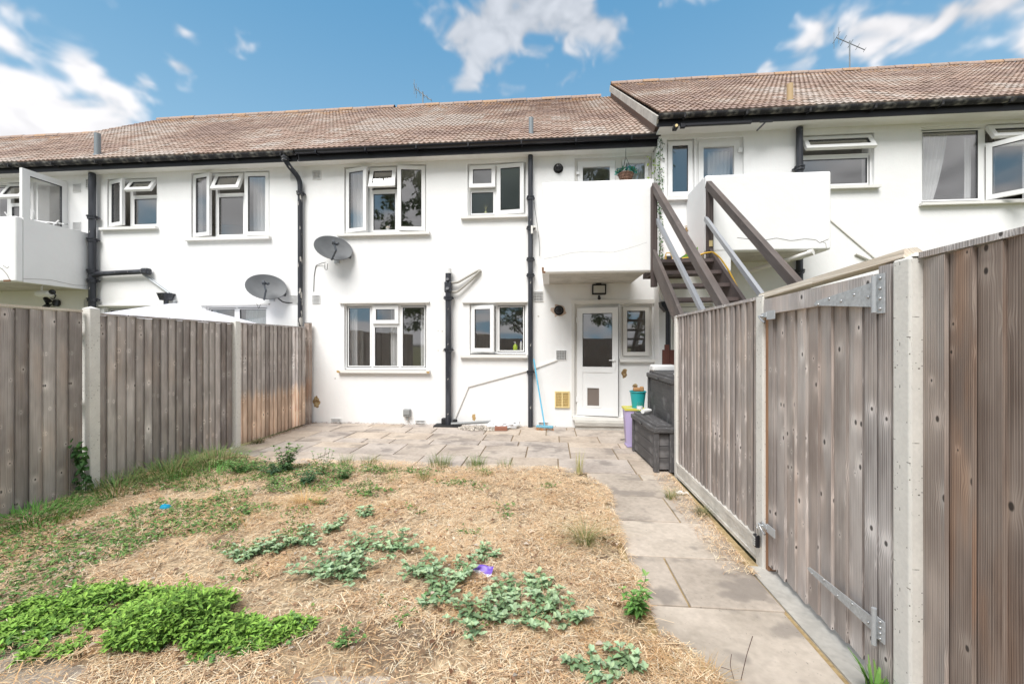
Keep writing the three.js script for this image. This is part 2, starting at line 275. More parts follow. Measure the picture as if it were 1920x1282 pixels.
function roofTiles(roof, x0, x1, eaveY, eaveZ, ridgeY, ridgeZ, near, seed) {
  const r = mulberry(seed), run = eaveZ - ridgeZ, rise = ridgeY - eaveY, len = Math.hypot(run, rise), ang = Math.atan2(rise, run), rows = Math.floor(len / TG), cols = Math.round((x1 - x0) / TW), list = [];
  for (let i = 0; i < rows; i++) for (let j = 0; j < cols; j++) {
    const s = i * TG, x = x0 + j * TW, z = eaveZ - Math.cos(ang) * s, y = eaveY + Math.sin(ang) * s;
    const pn = fbm(x * .9 + 30, s * .9 + seed, 3, 512, 4); let ci = [6, 2, 0, 5, 1, 3, 4, 7][cl(Math.floor((pn - .28) / .46 * 8 + (r() - .5) * 3.2), 0, 7)]; if (s > len - 1.2 && r() < .3) ci = 8;
    const m = new THREE.Matrix4().makeRotationFromEuler(new THREE.Euler(ang + (r() - .5) * .03, (r() - .5) * .02, (r() - .5) * .03)); m.setPosition(x + (r() - .5) * .006, y + .012 + r() * .008, z);
    list.push({ m, ci, d: Math.hypot(x, y - 1.5, z), g: Math.floor(r() * 3) });
  }
  list.sort((a, b) => a.d - b.d);
  for (const t of list.slice(0, near)) { const o = mesh('roof_tile', tileGeos[t.g], tileMats[t.ci], roof); o.applyMatrix4(t.m); }
  const rest = list.slice(near), im = new THREE.InstancedMesh(tileGeos[0], tileInst, rest.length); im.name = 'roof_tiles'; im.castShadow = im.receiveShadow = true;
  rest.forEach((t, i) => { im.setMatrixAt(i, t.m); im.setColorAt(i, lin(...tilePalette[t.ci])); }); roof.add(stuff(im));
  // ridge tiles
  const rg = new THREE.CylinderGeometry(.13, .13, .44, 10, 1, true, -Math.PI / 2, Math.PI).rotateZ(Math.PI / 2).rotateX(0), rn = Math.floor((x1 - x0) / .45);
  for (let i = 0; i < rn; i++) { const o = mesh('ridge_tile', rg, tileMats[[0, 1, 8, 5][i % 4]], roof); o.rotation.x = -Math.PI / 2; o.position.set(x0 + .225 + i * .45, ridgeY - .04 + (i % 3) * .004, ridgeZ); }
}
function deck(roof, x0, x1, ey, ez, ry, rz, backZ) {   // boarded slopes under the tiles, front and rear, with closed gables
  const s = new THREE.Shape([[-ez, ey - .03], [-rz, ry - .03], [backZ, ey - .03]].map(p => new THREE.Vector2(...p)));
  mesh('roof_deck', new THREE.ExtrudeGeometry(s, { depth: x1 - x0, bevelEnabled: false }).rotateY(Math.PI / 2).translate(x0, 0, 0), M.roofDeck, roof);
}
M.roofDeck = std({ color: lin(.2, .14, .11), roughness: 1 });
function gutterRun(house, x0, x1, topY, z, mat, fz, fy0, fy1, name = 'gutter') {
  const a = []; const n = 12; for (let i = 0; i <= n; i++) { const t = Math.PI + Math.PI * i / n; a.push([Math.cos(t) * .062, Math.sin(t) * .062]); } for (let i = n; i >= 0; i--) { const t = Math.PI + Math.PI * i / n; a.push([Math.cos(t) * .055, Math.sin(t) * .055]); }
  const g = plateShape(a, x1 - x0).rotateY(Math.PI / 2).translate(x0, topY, z); const gp = part('gutter', house);
  mesh('channel', g, mat, gp);
  for (let x = x0 + .4; x < x1; x += .95) mesh('bracket', span(x, x + .025, topY - .075, topY - .01, fz + .001, z + .066), mat, gp);
  mesh('fascia', span(x0, x1, fy0, fy1, fz - .022, fz), M.fascia, house);
}
function downpipe(house, pts, r, mat, collars, name = 'downpipe') {
  const p = part(name, house); mesh('pipe', tube(pts, r, pts.length * 10, 12), mat, p);
  for (const c of collars) mesh('collar', [rod([c[0], c[1] - .035, c[2]], [c[0], c[1] + .035, c[2]], r * 1.32, r * 1.32, 14), rod([c[0], c[1] + .012, c[2]], [c[0], c[1] + .03, c[2]], r * 1.55, r * 1.55, 14), span(c[0] - r * 1.7, c[0] + r * 1.7, c[1] - .012, c[1] + .008, c[2] - .07, c[2])], mat, p);
  return p;
}
function interior(house, x0, x1, zw, yTop) {
  const z0 = zw - T, zb = zw - 3.6;
  mesh('rear_wall', span(x0 + .1, x1 - .1, 0, yTop, zb - .1, zb), M.room, house);
  mesh('party_wall', span(x0, x0 + .1, 0, yTop, zb - .1, z0), M.room, house); mesh('party_wall', span(x1 - .1, x1, 0, yTop, zb - .1, z0), M.room, house);
  for (const [a, b] of [[.05, .2], [2.42, 2.68], [yTop - .02, yTop + .1]]) mesh('floor_slab', span(x0 + .1, x1 - .1, a, b, zb, z0), M.room, house);
}
function curtain(house, x0, x1, y0, y1, z, mat, folds = 9, amp = .025, gather = 0) {
  const nx = folds * 6, ny = 8, P = [], I = [], U = [];
  for (let j = 0; j <= ny; j++) for (let i = 0; i <= nx; i++) { const u = i / nx, v = j / ny, xx = x0 + (x1 - x0) * u * (1 - gather * (1 - v) * (1 - v * .3)); P.push(xx, mix(y0, y1, v), z + amp * Math.sin(u * folds * 6.283 + .6 * Math.sin(v * 3))); U.push(u, v); }
  for (let j = 0; j < ny; j++) for (let i = 0; i < nx; i++) { const a = j * (nx + 1) + i; I.push(a, a + 1, a + nx + 1, a + 1, a + nx + 2, a + nx + 1); }
  const g = new THREE.BufferGeometry(); g.setAttribute('position', new THREE.Float32BufferAttribute(P, 3)); g.setAttribute('uv', new THREE.Float32BufferAttribute(U, 2)); g.setIndex(I); g.computeVertexNormals(); return mesh('curtain', g, mat, house);
}
M.lace = new THREE.MeshPhysicalMaterial({ color: lin(.85, .86, .86), roughness: 1, transmission: .35, thickness: 0, side: THREE.DoubleSide });
M.blind = std({ color: lin(.42, .47, .45), roughness: .9 });

// ventilation bricks: the wall is open behind each grille
const midBricks = [[-4.58, -4.4, 4.68, 4.86], [-4.58, -4.42, 2.29, 2.46], [-.32, -.13, 2.29, 2.48], [.1, .3, 1.22, 1.4]], midLow = [[-4.2, -4.0, .015, .085], [-2.54, -2.35, .015, .085], [-.22, -.04, .015, .085]];
const leftBricks = [[-5.03, -4.86, 4.68, 4.86], [-5.04, -4.88, 2.29, 2.46], [-9.71, -9.53, 4.61, 4.78], [-9.71, -9.53, 3.83, 4.0], [-9.46, -9.29, 2.27, 2.43]], leftGrille = [-9.42, -9.22, 4.67, 4.87];
const duct = a => [a[0] + .012, a[1] - .012, a[2] + .008, a[3] - .008];
// ---- middle house, X -4.78 .. 1.83
const mid = thing('terraced_house', 'white rendered middle terraced house with a small balcony over its half-open back door', 'house', 0, 0, 0, 'houses of the white terrace');
const SOF = 4.95;
mesh('wall', wallShape(-4.78, 1.85, -.05, SOF, [[-3.94, -2.33, 3.62, 4.9], [-1.54, -.45, 3.89, 4.87], [-3.94, -2.32, 1.03, 2.27], [-1.5, -.44, 1.33, 2.26], [.44, 1.23, .21, 2.23], [1.26, 1.82, 1.25, 2.23], [.44, 1.82, 2.85, 4.9], ...midBricks.map(duct), ...midLow.map(duct)], WALL), M.render, mid);
interior(mid, -4.78, 1.85, WALL, SOF);
makeWindow(mid, WALL, -3.94, -2.33, 3.62, 4.9, [[-3.91, -3.45, 3.655, 4.87, 'l', 13], [-3.43, -2.92, 4.47, 4.87, 't', 14], [-3.42, -2.92, 3.66, 4.42, 'f'], [-2.88, -2.36, 3.655, 4.87, 'r', 9]], { sill: [-4.06, -2.25, 3.565, 3.615], mull: [[-3.46, -3.42, 3.66, 4.86], [-2.92, -2.88, 3.66, 4.86], [-3.42, -2.92, 4.42, 4.465]] });
makeWindow(mid, WALL, -1.54, -.45, 3.89, 4.87, [[-1.51, -1.02, 4.42, 4.84, 't', 5], [-1.51, -1.03, 3.925, 4.385, 'f', 0, M.glassFrosted], [-.99, -.48, 3.92, 4.84, 'l', 7, M.glassFrosted]], { sill: [-1.66, -.42, 3.835, 3.885], mull: [[-1.03, -.99, 3.93, 4.83], [-1.5, -1.03, 4.385, 4.42]] });
makeWindow(mid, WALL, -3.94, -2.32, 1.03, 2.27, [[-3.91, -3.42, 1.06, 2.24, 'f'], [-3.39, -2.88, 1.9, 2.245, 't', 0], [-3.39, -2.88, 1.06, 1.87, 'f'], [-2.84, -2.35, 1.06, 2.24, 'f']], { sill: [-4.05, -2.25, .965, 1.02], drip: [-4.02, -2.26, 2.285, 2.31], mull: [[-3.43, -3.38, 1.065, 2.24], [-2.89, -2.84, 1.065, 2.24], [-3.38, -2.89, 1.86, 1.9]] });
makeWindow(mid, WALL, -1.5, -.44, 1.33, 2.26, [[-1.47, -1.02, 1.365, 2.23, 'l', 13], [-.98, -.47, 1.36, 2.23, 'f']], { sill: [-1.67, -.42, 1.26, 1.315], drip: [-1.63, -.42, 2.275, 2.3], mull: [[-1.02, -.98, 1.37, 2.22]] });
// back door set
{
  const d = part('door', mid), z = WALL - .05;
  mesh('door_frame', [span(.44, .49, .21, 2.23, z - .07, z), span(1.2, 1.28, .21, 2.229, z - .07, z - .001), span(.49, 1.2, 2.17, 2.23, z - .069, z), span(.38, 1.88, 2.24, 2.31, WALL + .001, WALL + .035), span(.385, .435, .2, 2.24, WALL + .001, WALL + .03)], M.upvcOld, d);
  const R = new THREE.Matrix4().makeRotationY(-10 * Math.PI / 180).setPosition(.49, 0, z + .01), q = g => merge(g).applyMatrix4(R);
  mesh('leaf', q([span(0, .1, .22, 2.165, -.03, .03), span(.625, .725, .22, 2.165, -.03, .03), span(.1, .625, 2.065, 2.165, -.03, .03), span(.1, .625, .22, .34, -.03, .03), span(.1, .625, 1.0, 1.1, -.03, .03), span(.1, .17, .34, 1.0, -.018, .018), span(.17, .42, .34, .38, -.018, .018), span(.17, .42, .73, 1.0, -.018, .018), span(.42, .625, .34, 1.0, -.018, .018)]), M.upvc, d);
  mesh('pane', q([span(.1, .625, 1.1, 2.065, -.008, .008)]), M.glass, d);
  mesh('gasket', q(ring(.099, .626, 1.099, 2.066, .008, .045)), M.gasket, d);
  mesh('cat_flap', q([...ring(.15, .43, .36, .75, .035, .05), span(.185, .395, .395, .715, -.004, .004)].slice(0, 4)), M.upvc, d);
  mesh('flap', q([span(.186, .394, .396, .714, -.005, .008)]), std({ color: lin(.2, .165, .145), roughness: .35 }), d);
  mesh('handle', q([rbox(.03, .22, .012, .005, .675, 1.17, .036), rbox(.12, .018, .02, .006, .63, 1.22, .06)]), M.upvc, d);
  for (const hy of [1.95, .5]) mesh('hinge', rbox(.07, .1, .03, .006, .5, hy, z + .03), M.upvc, d);
  makeWindow(mid, WALL, 1.26, 1.82, 1.25, 2.23, [[1.31, 1.77, 1.3, 2.18, 'l', 0]], { sill: [1.24, 1.88, 1.19, 1.245], set: .05, mat: M.upvcOld });
  mesh('door_step', [span(.4, 1.4, .14, .2, WALL + .001, WALL + .09)], M.upvcOld, mid);
  mesh('door_step', [rbox(.98, .075, .26, .012, .92, .1, WALL + .135)], M.concreteRaw, mid);
  mesh('door_step', [span(.45, 1.39, 0, .06, WALL + .002, WALL + .235)], M.concreteRaw, mid);
}
// balcony door set (behind the parapet)
{
  const d = part('balcony_door', mid), z = WALL - .05;
  mesh('door_frame', [span(.44, .49, 2.85, 4.9, z - .07, z), span(1.18, 1.29, 2.85, 4.9, z - .07, z), span(1.77, 1.82, 2.85, 4.9, z - .07, z), span(.49, 1.18, 4.85, 4.9, z - .07, z), span(1.29, 1.77, 4.85, 4.9, z - .07, z), span(1.29, 1.77, 2.85, 3.75, z - .07, z)], M.upvcOld, d);
  mesh('leaf', [span(.495, .59, 2.86, 4.845, z - .05, z + .012), span(1.08, 1.175, 2.86, 4.845, z - .05, z + .012), span(.59, 1.08, 4.745, 4.845, z - .05, z + .012), span(.59, 1.08, 2.86, 3.75, z - .05, z + .012)], M.upvc, d);
  mesh('pane', span(.59, 1.08, 3.75, 4.745, z - .026, z - .012), M.glass, d);
  mesh('side_sash', ring(1.3, 1.76, 3.76, 4.84, .06, .06).map(g => g.translate(0, 0, z)), M.upvc, d);
  mesh('side_pane', span(1.36, 1.7, 3.82, 4.78, z - .008, z + .006), M.glass, d);
  mesh('hinge', rbox(.06, .05, .03, .006, .5, 4.63, z + .03), M.upvc, d);
}
// balcony
function balcony(house, x0, x1, z1, zw, yb, yt, name = 'balcony', sides = 'lr') {
  const b = part(name, house);
  mesh('parapet', [rbox(x1 - x0, yt - yb, .11, .03, (x0 + x1) / 2, (yt + yb) / 2, z1 - .055, 3)].map(g => { const p = g.attributes.position, uv = g.attributes.uv; for (let i = 0; i < p.count; i++) uv.setXY(i, p.getX(i), p.getY(i)); return g; }), M.render, b);
  if (sides.includes('l')) mesh('side_wall', span(x0 + .003, x0 + .11, yb + .004, yt - .004, zw, z1 - .108), M.render, b); if (sides.includes('r')) mesh('side_wall', span(x1 - .11, x1 - .003, yb + .004, yt - .004, zw, z1 - .108), M.render, b);
  mesh('slab', span(x0 + .112, x1 - .112, yb + .006, yb + .2, zw, z1 - .109), M.concreteRaw, b);
  return b;
}
const midBal = balcony(mid, -.13, 1.56, -6.5, WALL, 2.6, 4.0, 'balcony', 'l');
const crack = (parent, pts, z, r = .0022) => mesh('crack', tube(pts.map(p => [p[0], p[1], z]), r, 40, 4), M.crack, parent);
M.crack = std({ color: lin(.22, .2, .18), roughness: 1 });
crack(midBal, [[-.1, 2.82], [.1, 2.85], [.3, 2.9], [.55, 2.92], [.75, 2.91], [.95, 2.9], [1.2, 2.96], [1.45, 3.04]], -6.4995, .0013);
mesh('rust_patch', [rbox(.05, .03, .012, .005, -.1, 2.615, -6.5), rbox(.03, .06, .012, .005, -.115, 2.66, -6.501)], M.rust, midBal);
for (const a of midBricks) airBrick(mid, ...a, WALL);
for (const a of midLow) airBrick(mid, ...a, WALL, 7, 2);
{ const v = part('cream_vent', mid), sl = []; for (let i = 0; i < 9; i++) sl.push(box(.11, .008, .02, .147, .385 + i * .029, WALL + .018).rotateX(0), box(.11, .008, .02, .283, .385 + i * .029, WALL + .018)); mesh('vent_frame', ring(.08, .35, .35, .65, .022, .03).map(g => g.translate(0, 0, WALL + .016)).concat([span(.203, .227, .372, .628, WALL + .002, WALL + .028)]), M.cream, v); mesh('louvre', sl, M.cream, v); mesh('vent_back', span(.1, .33, .37, .63, WALL + .0005, WALL + .004), M.cream, v); }
for (const [x, y] of [[.145, 4.72], [.155, 2.125]]) { const v = part('flue_terminal', mid, x, y, WALL); mesh('collar', new THREE.CylinderGeometry(.085, .09, .02, 20).rotateX(Math.PI / 2).translate(0, 0, .011), M.blackMatt, v); mesh('cowl', new THREE.LatheGeometry([[.0, .07], [.03, .068], [.055, .05], [.062, .0]].map(p => new THREE.Vector2(...p)), 18).rotateX(Math.PI / 2).translate(0, 0, .02), M.blackPlastic, v); mesh('cross_guard', [box(.1, .012, .012, 0, 0, .092), box(.012, .1, .012, 0, 0, .092)], M.blackMatt, v); }
downpipe(mid, [[-.36, 4.94, WALL + .085], [-.36, 2.5, WALL + .085], [-.36, .0, WALL + .085]], .045, M.pipeBlack, [[-.36, 4.17, WALL + .085], [-.36, 3.62, WALL + .085], [-.36, 3.05, WALL + .085], [-.36, 2.76, WALL + .085], [-.36, 1.0, WALL + .085]], 'soil_pipe');
{ const p = downpipe(mid, [[-1.88, 2.82, WALL + .1], [-1.88, 1.4, WALL + .1], [-1.88, .02, WALL + .1]], .055, M.pipeBlack, [[-1.88, 2.36, WALL + .1], [-1.88, 1.4, WALL + .1]], 'waste_pipe');
  mesh('cap', new THREE.CylinderGeometry(.06, .06, .09, 16).translate(-1.88, 2.86, WALL + .1), M.white, p);
  mesh('boss', [rod([-1.88, 2.66, WALL + .1], [-1.88, 2.7, WALL + .18], .03), rod([-1.88, 2.5, WALL + .1], [-1.88, 2.53, WALL + .18], .03), rbox(.13, .2, .12, .02, -1.88, 2.56, WALL + .1)], M.pipeBlack, p);
  mesh('basin_waste', [tube([[-1.86, 2.64, WALL + .1], [-1.7, 2.66, WALL + .07], [-1.35, 2.86, WALL + .045], [-1.3, 2.89, WALL - .02]], .021, 30, 8), tube([[-1.86, 2.48, WALL + .1], [-1.72, 2.48, WALL + .075], [-1.5, 2.66, WALL + .06], [-1.31, 2.85, WALL + .05], [-1.29, 2.87, WALL - .02]], .021, 30, 8)], std({ color: lin(.38, .36, .32), roughness: .6 }), p);
  mesh('gully', [span(-2.12, -1.64, .0, .03, WALL + .02, WALL + .26), rbox(.1, .12, .1, .02, -1.96, .08, WALL + .08), rbox(.08, .1, .08, .02, -1.76, .07, WALL + .08)], M.blackMatt, p);
}
mesh('cable_trunking', [beam([.13, 1.22, WALL + .012], [-.36, 1.04, WALL + .012], .02, .025, [0, 0, 1]), beam([-.36, 1.04, WALL + .012], [-1.52, .72, WALL + .012], .02, .025, [0, 0, 1]), beam([-1.52, .72, WALL + .012], [-1.79, .08, WALL + .012], .02, .025, [0, 0, 1])], M.upvcOld, mid);
{ const s = part('outdoor_socket', mid); mesh('socket_box', rbox(.14, .15, .08, .02, -2.685, .215, WALL + .04), M.greyPlastic, s); mesh('socket_lid', rbox(.12, .1, .02, .008, -2.685, .235, WALL + .086), M.greyPlastic, s); mesh('cable_gland', rod([-2.685, .14, WALL + .04], [-2.68, .08, WALL + .04], .02), M.greyPlastic, s); }
{ // plaster fallen off: bare brown patches
  const blob = (x, y, r, sx, sy, z, seed) => { const q = mulberry(seed), s = new THREE.Shape(); const n = 18; for (let i = 0; i < n; i++) { const a = i / n * 6.283, k = r * (.7 + .5 * q()); s[i ? 'lineTo' : 'moveTo'](x + Math.cos(a) * k * sx, y + Math.sin(a) * k * sy); } return new THREE.ExtrudeGeometry(s, { depth: .003, bevelEnabled: false }).translate(0, 0, z); };
  mesh('bare_patch', blob(-4.5, .4, .1, .8, 1.1, WALL, 3), M.patch, mid); mesh('bare_patch', blob(1.33, .98, .06, .9, 1.5, WALL, 7), M.patch, mid); mesh('bare_patch', blob(1.52, .76, .045, 1.1, .8, WALL, 9), M.patch, mid); mesh('bare_patch', blob(-1.42, .15, .05, .7, 1.3, WALL, 12), M.orangeMark, mid); mesh('bare_patch', blob(.15, 2.12, .13, 1, 1, WALL, 14), std({ color: lin(.6, .47, .38), roughness: 1 }), mid);
  for (const g of [blob(-4.02, .985, .04, 1, .6, WALL + .076, 22), blob(-2.27, .985, .035, 1, .6, WALL + .076, 23)]) mesh('bare_patch', g, M.orangeMark, mid);
  for (const g of [blob(-2.02, 1.75, .012, 1, 1, WALL, 31), blob(-2.1, 1.76, .01, 1, 1, WALL, 32), blob(-2.0, 1.38, .012, 1, 1, WALL, 33), blob(-2.1, 1.39, .01, 1, 1, WALL, 34), blob(-4.12, .85, .014, 1, 1, WALL, 35), blob(-.22, 2.02, .016, 1, 1, WALL, 36)]) mesh('bare_patch', g, M.concreteRaw, mid);
}
curtain(mid, -3.86, -3.5, 3.68, 4.84, WALL - .2, M.lace, 4, .02); curtain(mid, -2.5, -2.36, 1.08, 2.2, WALL - .22, M.lace, 2, .015); curtain(mid, -3.1, -2.98, 1.08, 2.2, WALL - .22, M.lace, 2, .015); curtain(mid, -3.9, -3.78, 1.08, 2.2, WALL - .22, M.lace, 2, .015); curtain(mid, 1.4, 1.74, 3.8, 4.8, WALL - .18, M.lace, 4, .02);
mesh('soffit', span(-4.78, 1.83, SOF, SOF + .02, WALL, WALL + .228), M.soffit, mid);
gutterRun(mid, -4.72, 1.88, 5.1, WALL + .305, M.gutterNew, WALL + .24, SOF - .005, 5.1);
{ const roof = part('roof', mid); deck(roof, -4.78, 1.84, 5.1, WALL + .23, 8.93, -12.9, 18.3); roofTiles(roof, -4.78, 1.84, 5.11, WALL + .29, 8.95, -12.9, 250, 11);
  const fl = part('roof_vent_pipe', mid); mesh('stack', rod([-.36, 5.1, -7.9], [-.36, 5.75, -7.9], .045, .045, 14), M.leadPipe, fl); mesh('flashing', new THREE.CylinderGeometry(.06, .09, .2, 14).translate(-.36, 5.28, -7.9), M.leadPipe, fl); }

// ---- left house, X -13 .. -4.78
const left = thing('terraced_house', 'white rendered left terraced house behind the fence, with old mossy gutter and open balcony door', 'house', 0, 0, 0, 'houses of the white terrace');
mesh('wall', wallShape(-13, -4.782, -.05, SOF, [[-8.95, -7.85, 3.86, 4.85], [-7.11, -5.46, 3.61, 4.9], [-9.01, -7.87, .92, 2.26], [-6.8, -5.51, .92, 2.26], [-10.62, -9.86, 2.85, 4.86], [-11.8, -10.7, 3.75, 4.86], ...leftBricks.map(duct), duct(leftGrille)], WALL), M.render, left);
interior(left, -13, -4.782, WALL, SOF);
makeWindow(left, WALL, -8.95, -7.85, 3.86, 4.85, [[-8.92, -8.5, 3.895, 4.82, 'l', 15], [-8.44, -7.88, 4.52, 4.82, 't', 30], [-8.44, -7.88, 3.9, 4.48, 'f']], { sill: [-9.05, -7.81, 3.805, 3.855], mull: [[-8.5, -8.44, 3.9, 4.81], [-8.44, -7.88, 4.48, 4.52]] });
makeWindow(left, WALL, -7.11, -5.46, 3.61, 4.9, [[-7.08, -6.64, 3.645, 4.87, 'l', 13], [-6.6, -6.02, 4.5, 4.87, 't', 24], [-6.6, -6.02, 3.65, 4.46, 'f'], [-5.98, -5.49, 3.645, 4.87, 'r', 3]], { sill: [-7.2, -5.42, 3.55, 3.605], mull: [[-6.64, -6.6, 3.65, 4.86], [-6.02, -5.98, 3.65, 4.86], [-6.6, -6.02, 4.46, 4.5]] });
makeWindow(left, WALL, -9.01, -7.87, .92, 2.26, [[-8.98, -8.46, .95, 2.23, 'f'], [-8.42, -7.9, .95, 2.23, 'f']], { drip: [-9.1, -7.8, 2.275, 2.3], mull: [[-8.46, -8.42, .96, 2.22]] });
makeWindow(left, WALL, -6.8, -5.51, .92, 2.26, [[-6.77, -6.2, .95, 2.23, 'f'], [-6.16, -5.54, .95, 2.23, 'f']], { drip: [-6.9, -5.45, 2.275, 2.3], mull: [[-6.2, -6.16, .96, 2.22]] });
curtain(left, -6.1, -5.58, .98, 2.2, WALL - .2, M.blind, 9, .02); curtain(left, -8.0, -7.9, 3.9, 4.4, WALL - .2, M.lace, 2, .02); curtain(left, -5.95, -5.52, 3.66, 4.85, WALL - .22, M.lace, 5, .02);
makeWindow(left, WALL, -11.8, -10.7, 3.75, 4.86, [[-11.77, -11.28, 3.78, 4.83, 'f'], [-11.24, -10.73, 4.45, 4.83, 't', 28], [-11.24, -10.73, 3.78, 4.41, 'f']], { mull: [[-11.28, -11.24, 3.79, 4.82], [-11.24, -10.73, 4.41, 4.45]] });
{ const d = part('balcony_door', left), z = WALL - .04;
  mesh('door_frame', [span(-10.62, -10.57, 2.85, 4.86, z - .07, z), span(-9.91, -9.86, 2.85, 4.86, z - .07, z), span(-10.57, -9.91, 4.81, 4.86, z - .07, z)], M.upvc, d);
  const R = new THREE.Matrix4().makeRotationY(-92 * Math.PI / 180).setPosition(-9.87, 0, z + .03), q = g => merge(g).applyMatrix4(R);   // swung wide open over the balcony
  const S = (a, b, c, e, f = .03) => span(-b, -a, c, e, -f, f);
  const R2 = new THREE.Matrix4().makeRotationY(90 * Math.PI / 180).setPosition(-9.87, 0, z + .03), q2 = g => merge(g).applyMatrix4(R2);
  mesh('leaf', q2([S(0, .1, 2.87, 4.81), S(.63, .75, 2.87, 4.81), S(.1, .63, 4.7, 4.81), S(.1, .63, 2.87, 3.3)]), M.upvc, d); mesh('pane', q2([S(.1, .63, 3.3, 4.7, .007)]), M.glass, d); mesh('gasket', q2(ring(-.631, -.099, 3.299, 4.701, .008, .045)), M.gasket, d); }
const lBal = balcony(left, -12.6, -9.25, -6.5, WALL, 2.6, 3.74, 'balcony', 'lr');
crack(lBal, [[-9.7, 2.95], [-9.6, 2.85], [-9.52, 2.82], [-9.42, 2.72], [-9.36, 2.61]], -6.4995, .006); crack(lBal, [[-9.5, 2.88], [-9.42, 2.83], [-9.38, 2.86]], -6.4995, .004);
mesh('rust_patch', rbox(.14, .035, .014, .006, -9.42, 2.612, -6.5), M.rust, lBal);
mesh('rail', tube([[-9.247, 2.66, -6.6], [-9.247, 2.7, -7.0], [-9.247, 2.66, -7.4], [-9.247, 2.69, -7.7]], .003, 30, 5), M.crack, lBal);
for (const a of leftBricks) airBrick(left, ...a, WALL);
airBrick(left, ...leftGrille, WALL, 5, 4);
downpipe(left, [[-9.16, 4.93, WALL + .1], [-9.16, 3.4, WALL + .1], [-9.16, .0, WALL + .1]], .06, M.pipeBlack, [[-9.16, 4.05, WALL + .1], [-9.16, 3.6, WALL + .1], [-9.16, 2.97, WALL + .1], [-9.16, 2.78, WALL + .1], [-9.16, 2.4, WALL + .1]], 'soil_pipe');
{ const p = part('branch_pipe', left); mesh('pipe', tube([[-9.16, 2.86, WALL + .1], [-9.0, 2.915, WALL + .1], [-8.1, 2.945, WALL + .1], [-7.97, 2.95, WALL + .1]], .05, 30, 12), M.pipeBlack, p); mesh('elbow', rbox(.16, .13, .13, .04, -7.99, 2.95, WALL + .09, 3), M.pipeBlack, p); mesh('overflow', [rod([-8.1, 2.9, WALL + .05], [-7.55, 2.52, WALL + .04], .016), rod([-8.06, 2.9, WALL + .03], [-7.51, 2.52, WALL + .02], .014)], M.galv, p);
  mesh('hopper', [new THREE.CylinderGeometry(.15, .1, .14, 4, 1).rotateY(Math.PI / 4).translate(-7.54, 2.44, WALL + .11), rod([-7.54, 2.37, WALL + .11], [-7.54, 1.2, WALL + .11], .04)], M.pipeBlack, p); }
downpipe(left, [[-4.95, 5.04, WALL + .3], [-4.94, 4.96, WALL + .3], [-4.9, 4.86, WALL + .24], [-4.8, 4.7, WALL + .13], [-4.78, 4.55, WALL + .08], [-4.78, 3.2, WALL + .075], [-4.78, 0, WALL + .075]], .045, M.pipePeeling, [[-4.78, 4.4, WALL + .08], [-4.94, 4.97, WALL + .3]]);
mesh('soffit', span(-13, -4.782, SOF, SOF + .02, WALL, WALL + .228), M.soffit, left);
gutterRun(left, -13, -4.74, 5.09, WALL + .305, M.gutterOld, WALL + .24, SOF - .005, 5.09);
{ const roof = part('roof', left); deck(roof, -13, -4.782, 5.1, WALL + .23, 8.93, -12.9, 18.3); roofTiles(roof, -12.98, -4.78, 5.11, WALL + .29, 8.95, -12.9, 250, 12);
  const fl = part('roof_vent_pipe', left); mesh('stack', rod([-9.16, 5.1, -7.75], [-9.16, 5.78, -7.75], .055, .055, 14), M.leadPipe, fl); mesh('flashing', new THREE.CylinderGeometry(.07, .1, .2, 14).translate(-9.16, 5.25, -7.75), M.leadPipe, fl); }
// ---- far house with the lower ridge, X -22 .. -13
const far = thing('terraced_house', 'far left house of the terrace, only its lower tiled roof showing past the verge', 'house', 0, 0, 0, 'houses of the white terrace');
mesh('wall', wallShape(-22, -13.002, -.05, 4.65, [], WALL), M.render, far);
{ const roof = part('roof', far); deck(roof, -22, -13.002, 4.78, WALL + .23, 8.58, -12.9, 18.3); roofTiles(roof, -22, -13.0, 4.79, WALL + .29, 8.6, -12.9, 60, 13); }

// ---- right house, X 1.85 .. 9.5, standing .35 m forward
const right = thing('terraced_house', 'white rendered right terraced house standing forward, reached by the dark timber stairs', 'house', 0, 0, 0, 'houses of the white terrace');
const RS = 5.08;
mesh('wall', [wallShape(1.85, 16, -.05, RS, [[1.98, 2.44, 4.0, 5.0], [2.46, 3.24, 2.9, 5.0], [4.15, 5.28, 4.1, 4.97], [5.99, 8.2, 3.79, 5.03], [2.05, 2.75, .25, 2.2], [2.9, 3.6, 1.1, 2.2]], RWALL), span(1.852, 2.05, -.05, RS, WALL + .0, RWALL - T)], M.render, right);
interior(right, 2.05, 16, RWALL, RS);
makeWindow(right, RWALL, 1.98, 2.44, 4.0, 5.0, [[2.01, 2.41, 4.04, 4.97, 'l', 0]], { sill: [1.93, 2.46, 3.945, 3.995] });
{ const d = part('balcony_door', right), z = RWALL - .05; mesh('door_frame', [span(2.46, 2.51, 2.9, 5, z - .07, z), span(3.19, 3.24, 2.9, 5, z - .07, z), span(2.51, 3.19, 4.95, 5, z - .07, z)], M.upvc, d); mesh('leaf', [span(2.515, 2.6, 2.91, 4.945, z - .05, z + .012), span(3.1, 3.185, 2.91, 4.945, z - .05, z + .012), span(2.6, 3.1, 4.865, 4.945, z - .05, z + .012), span(2.6, 3.1, 2.91, 3.05, z - .05, z + .012)], M.upvc, d); mesh('pane', span(2.6, 3.1, 3.05, 4.865, z - .024, z - .01), M.glass, d); mesh('handle', [rbox(.03, .22, .012, .005, 2.55, 3.98, z + .02), rbox(.11, .018, .02, .006, 2.6, 4.03, z + .045)], M.upvc, d); mesh('hinge', rbox(.07, .08, .03, .006, 3.19, 4.78, z + .03), M.upvc, d); }
curtain(right, 2.72, 3.1, 3.6, 4.84, RWALL - .2, M.lace, 5, .02, .15);
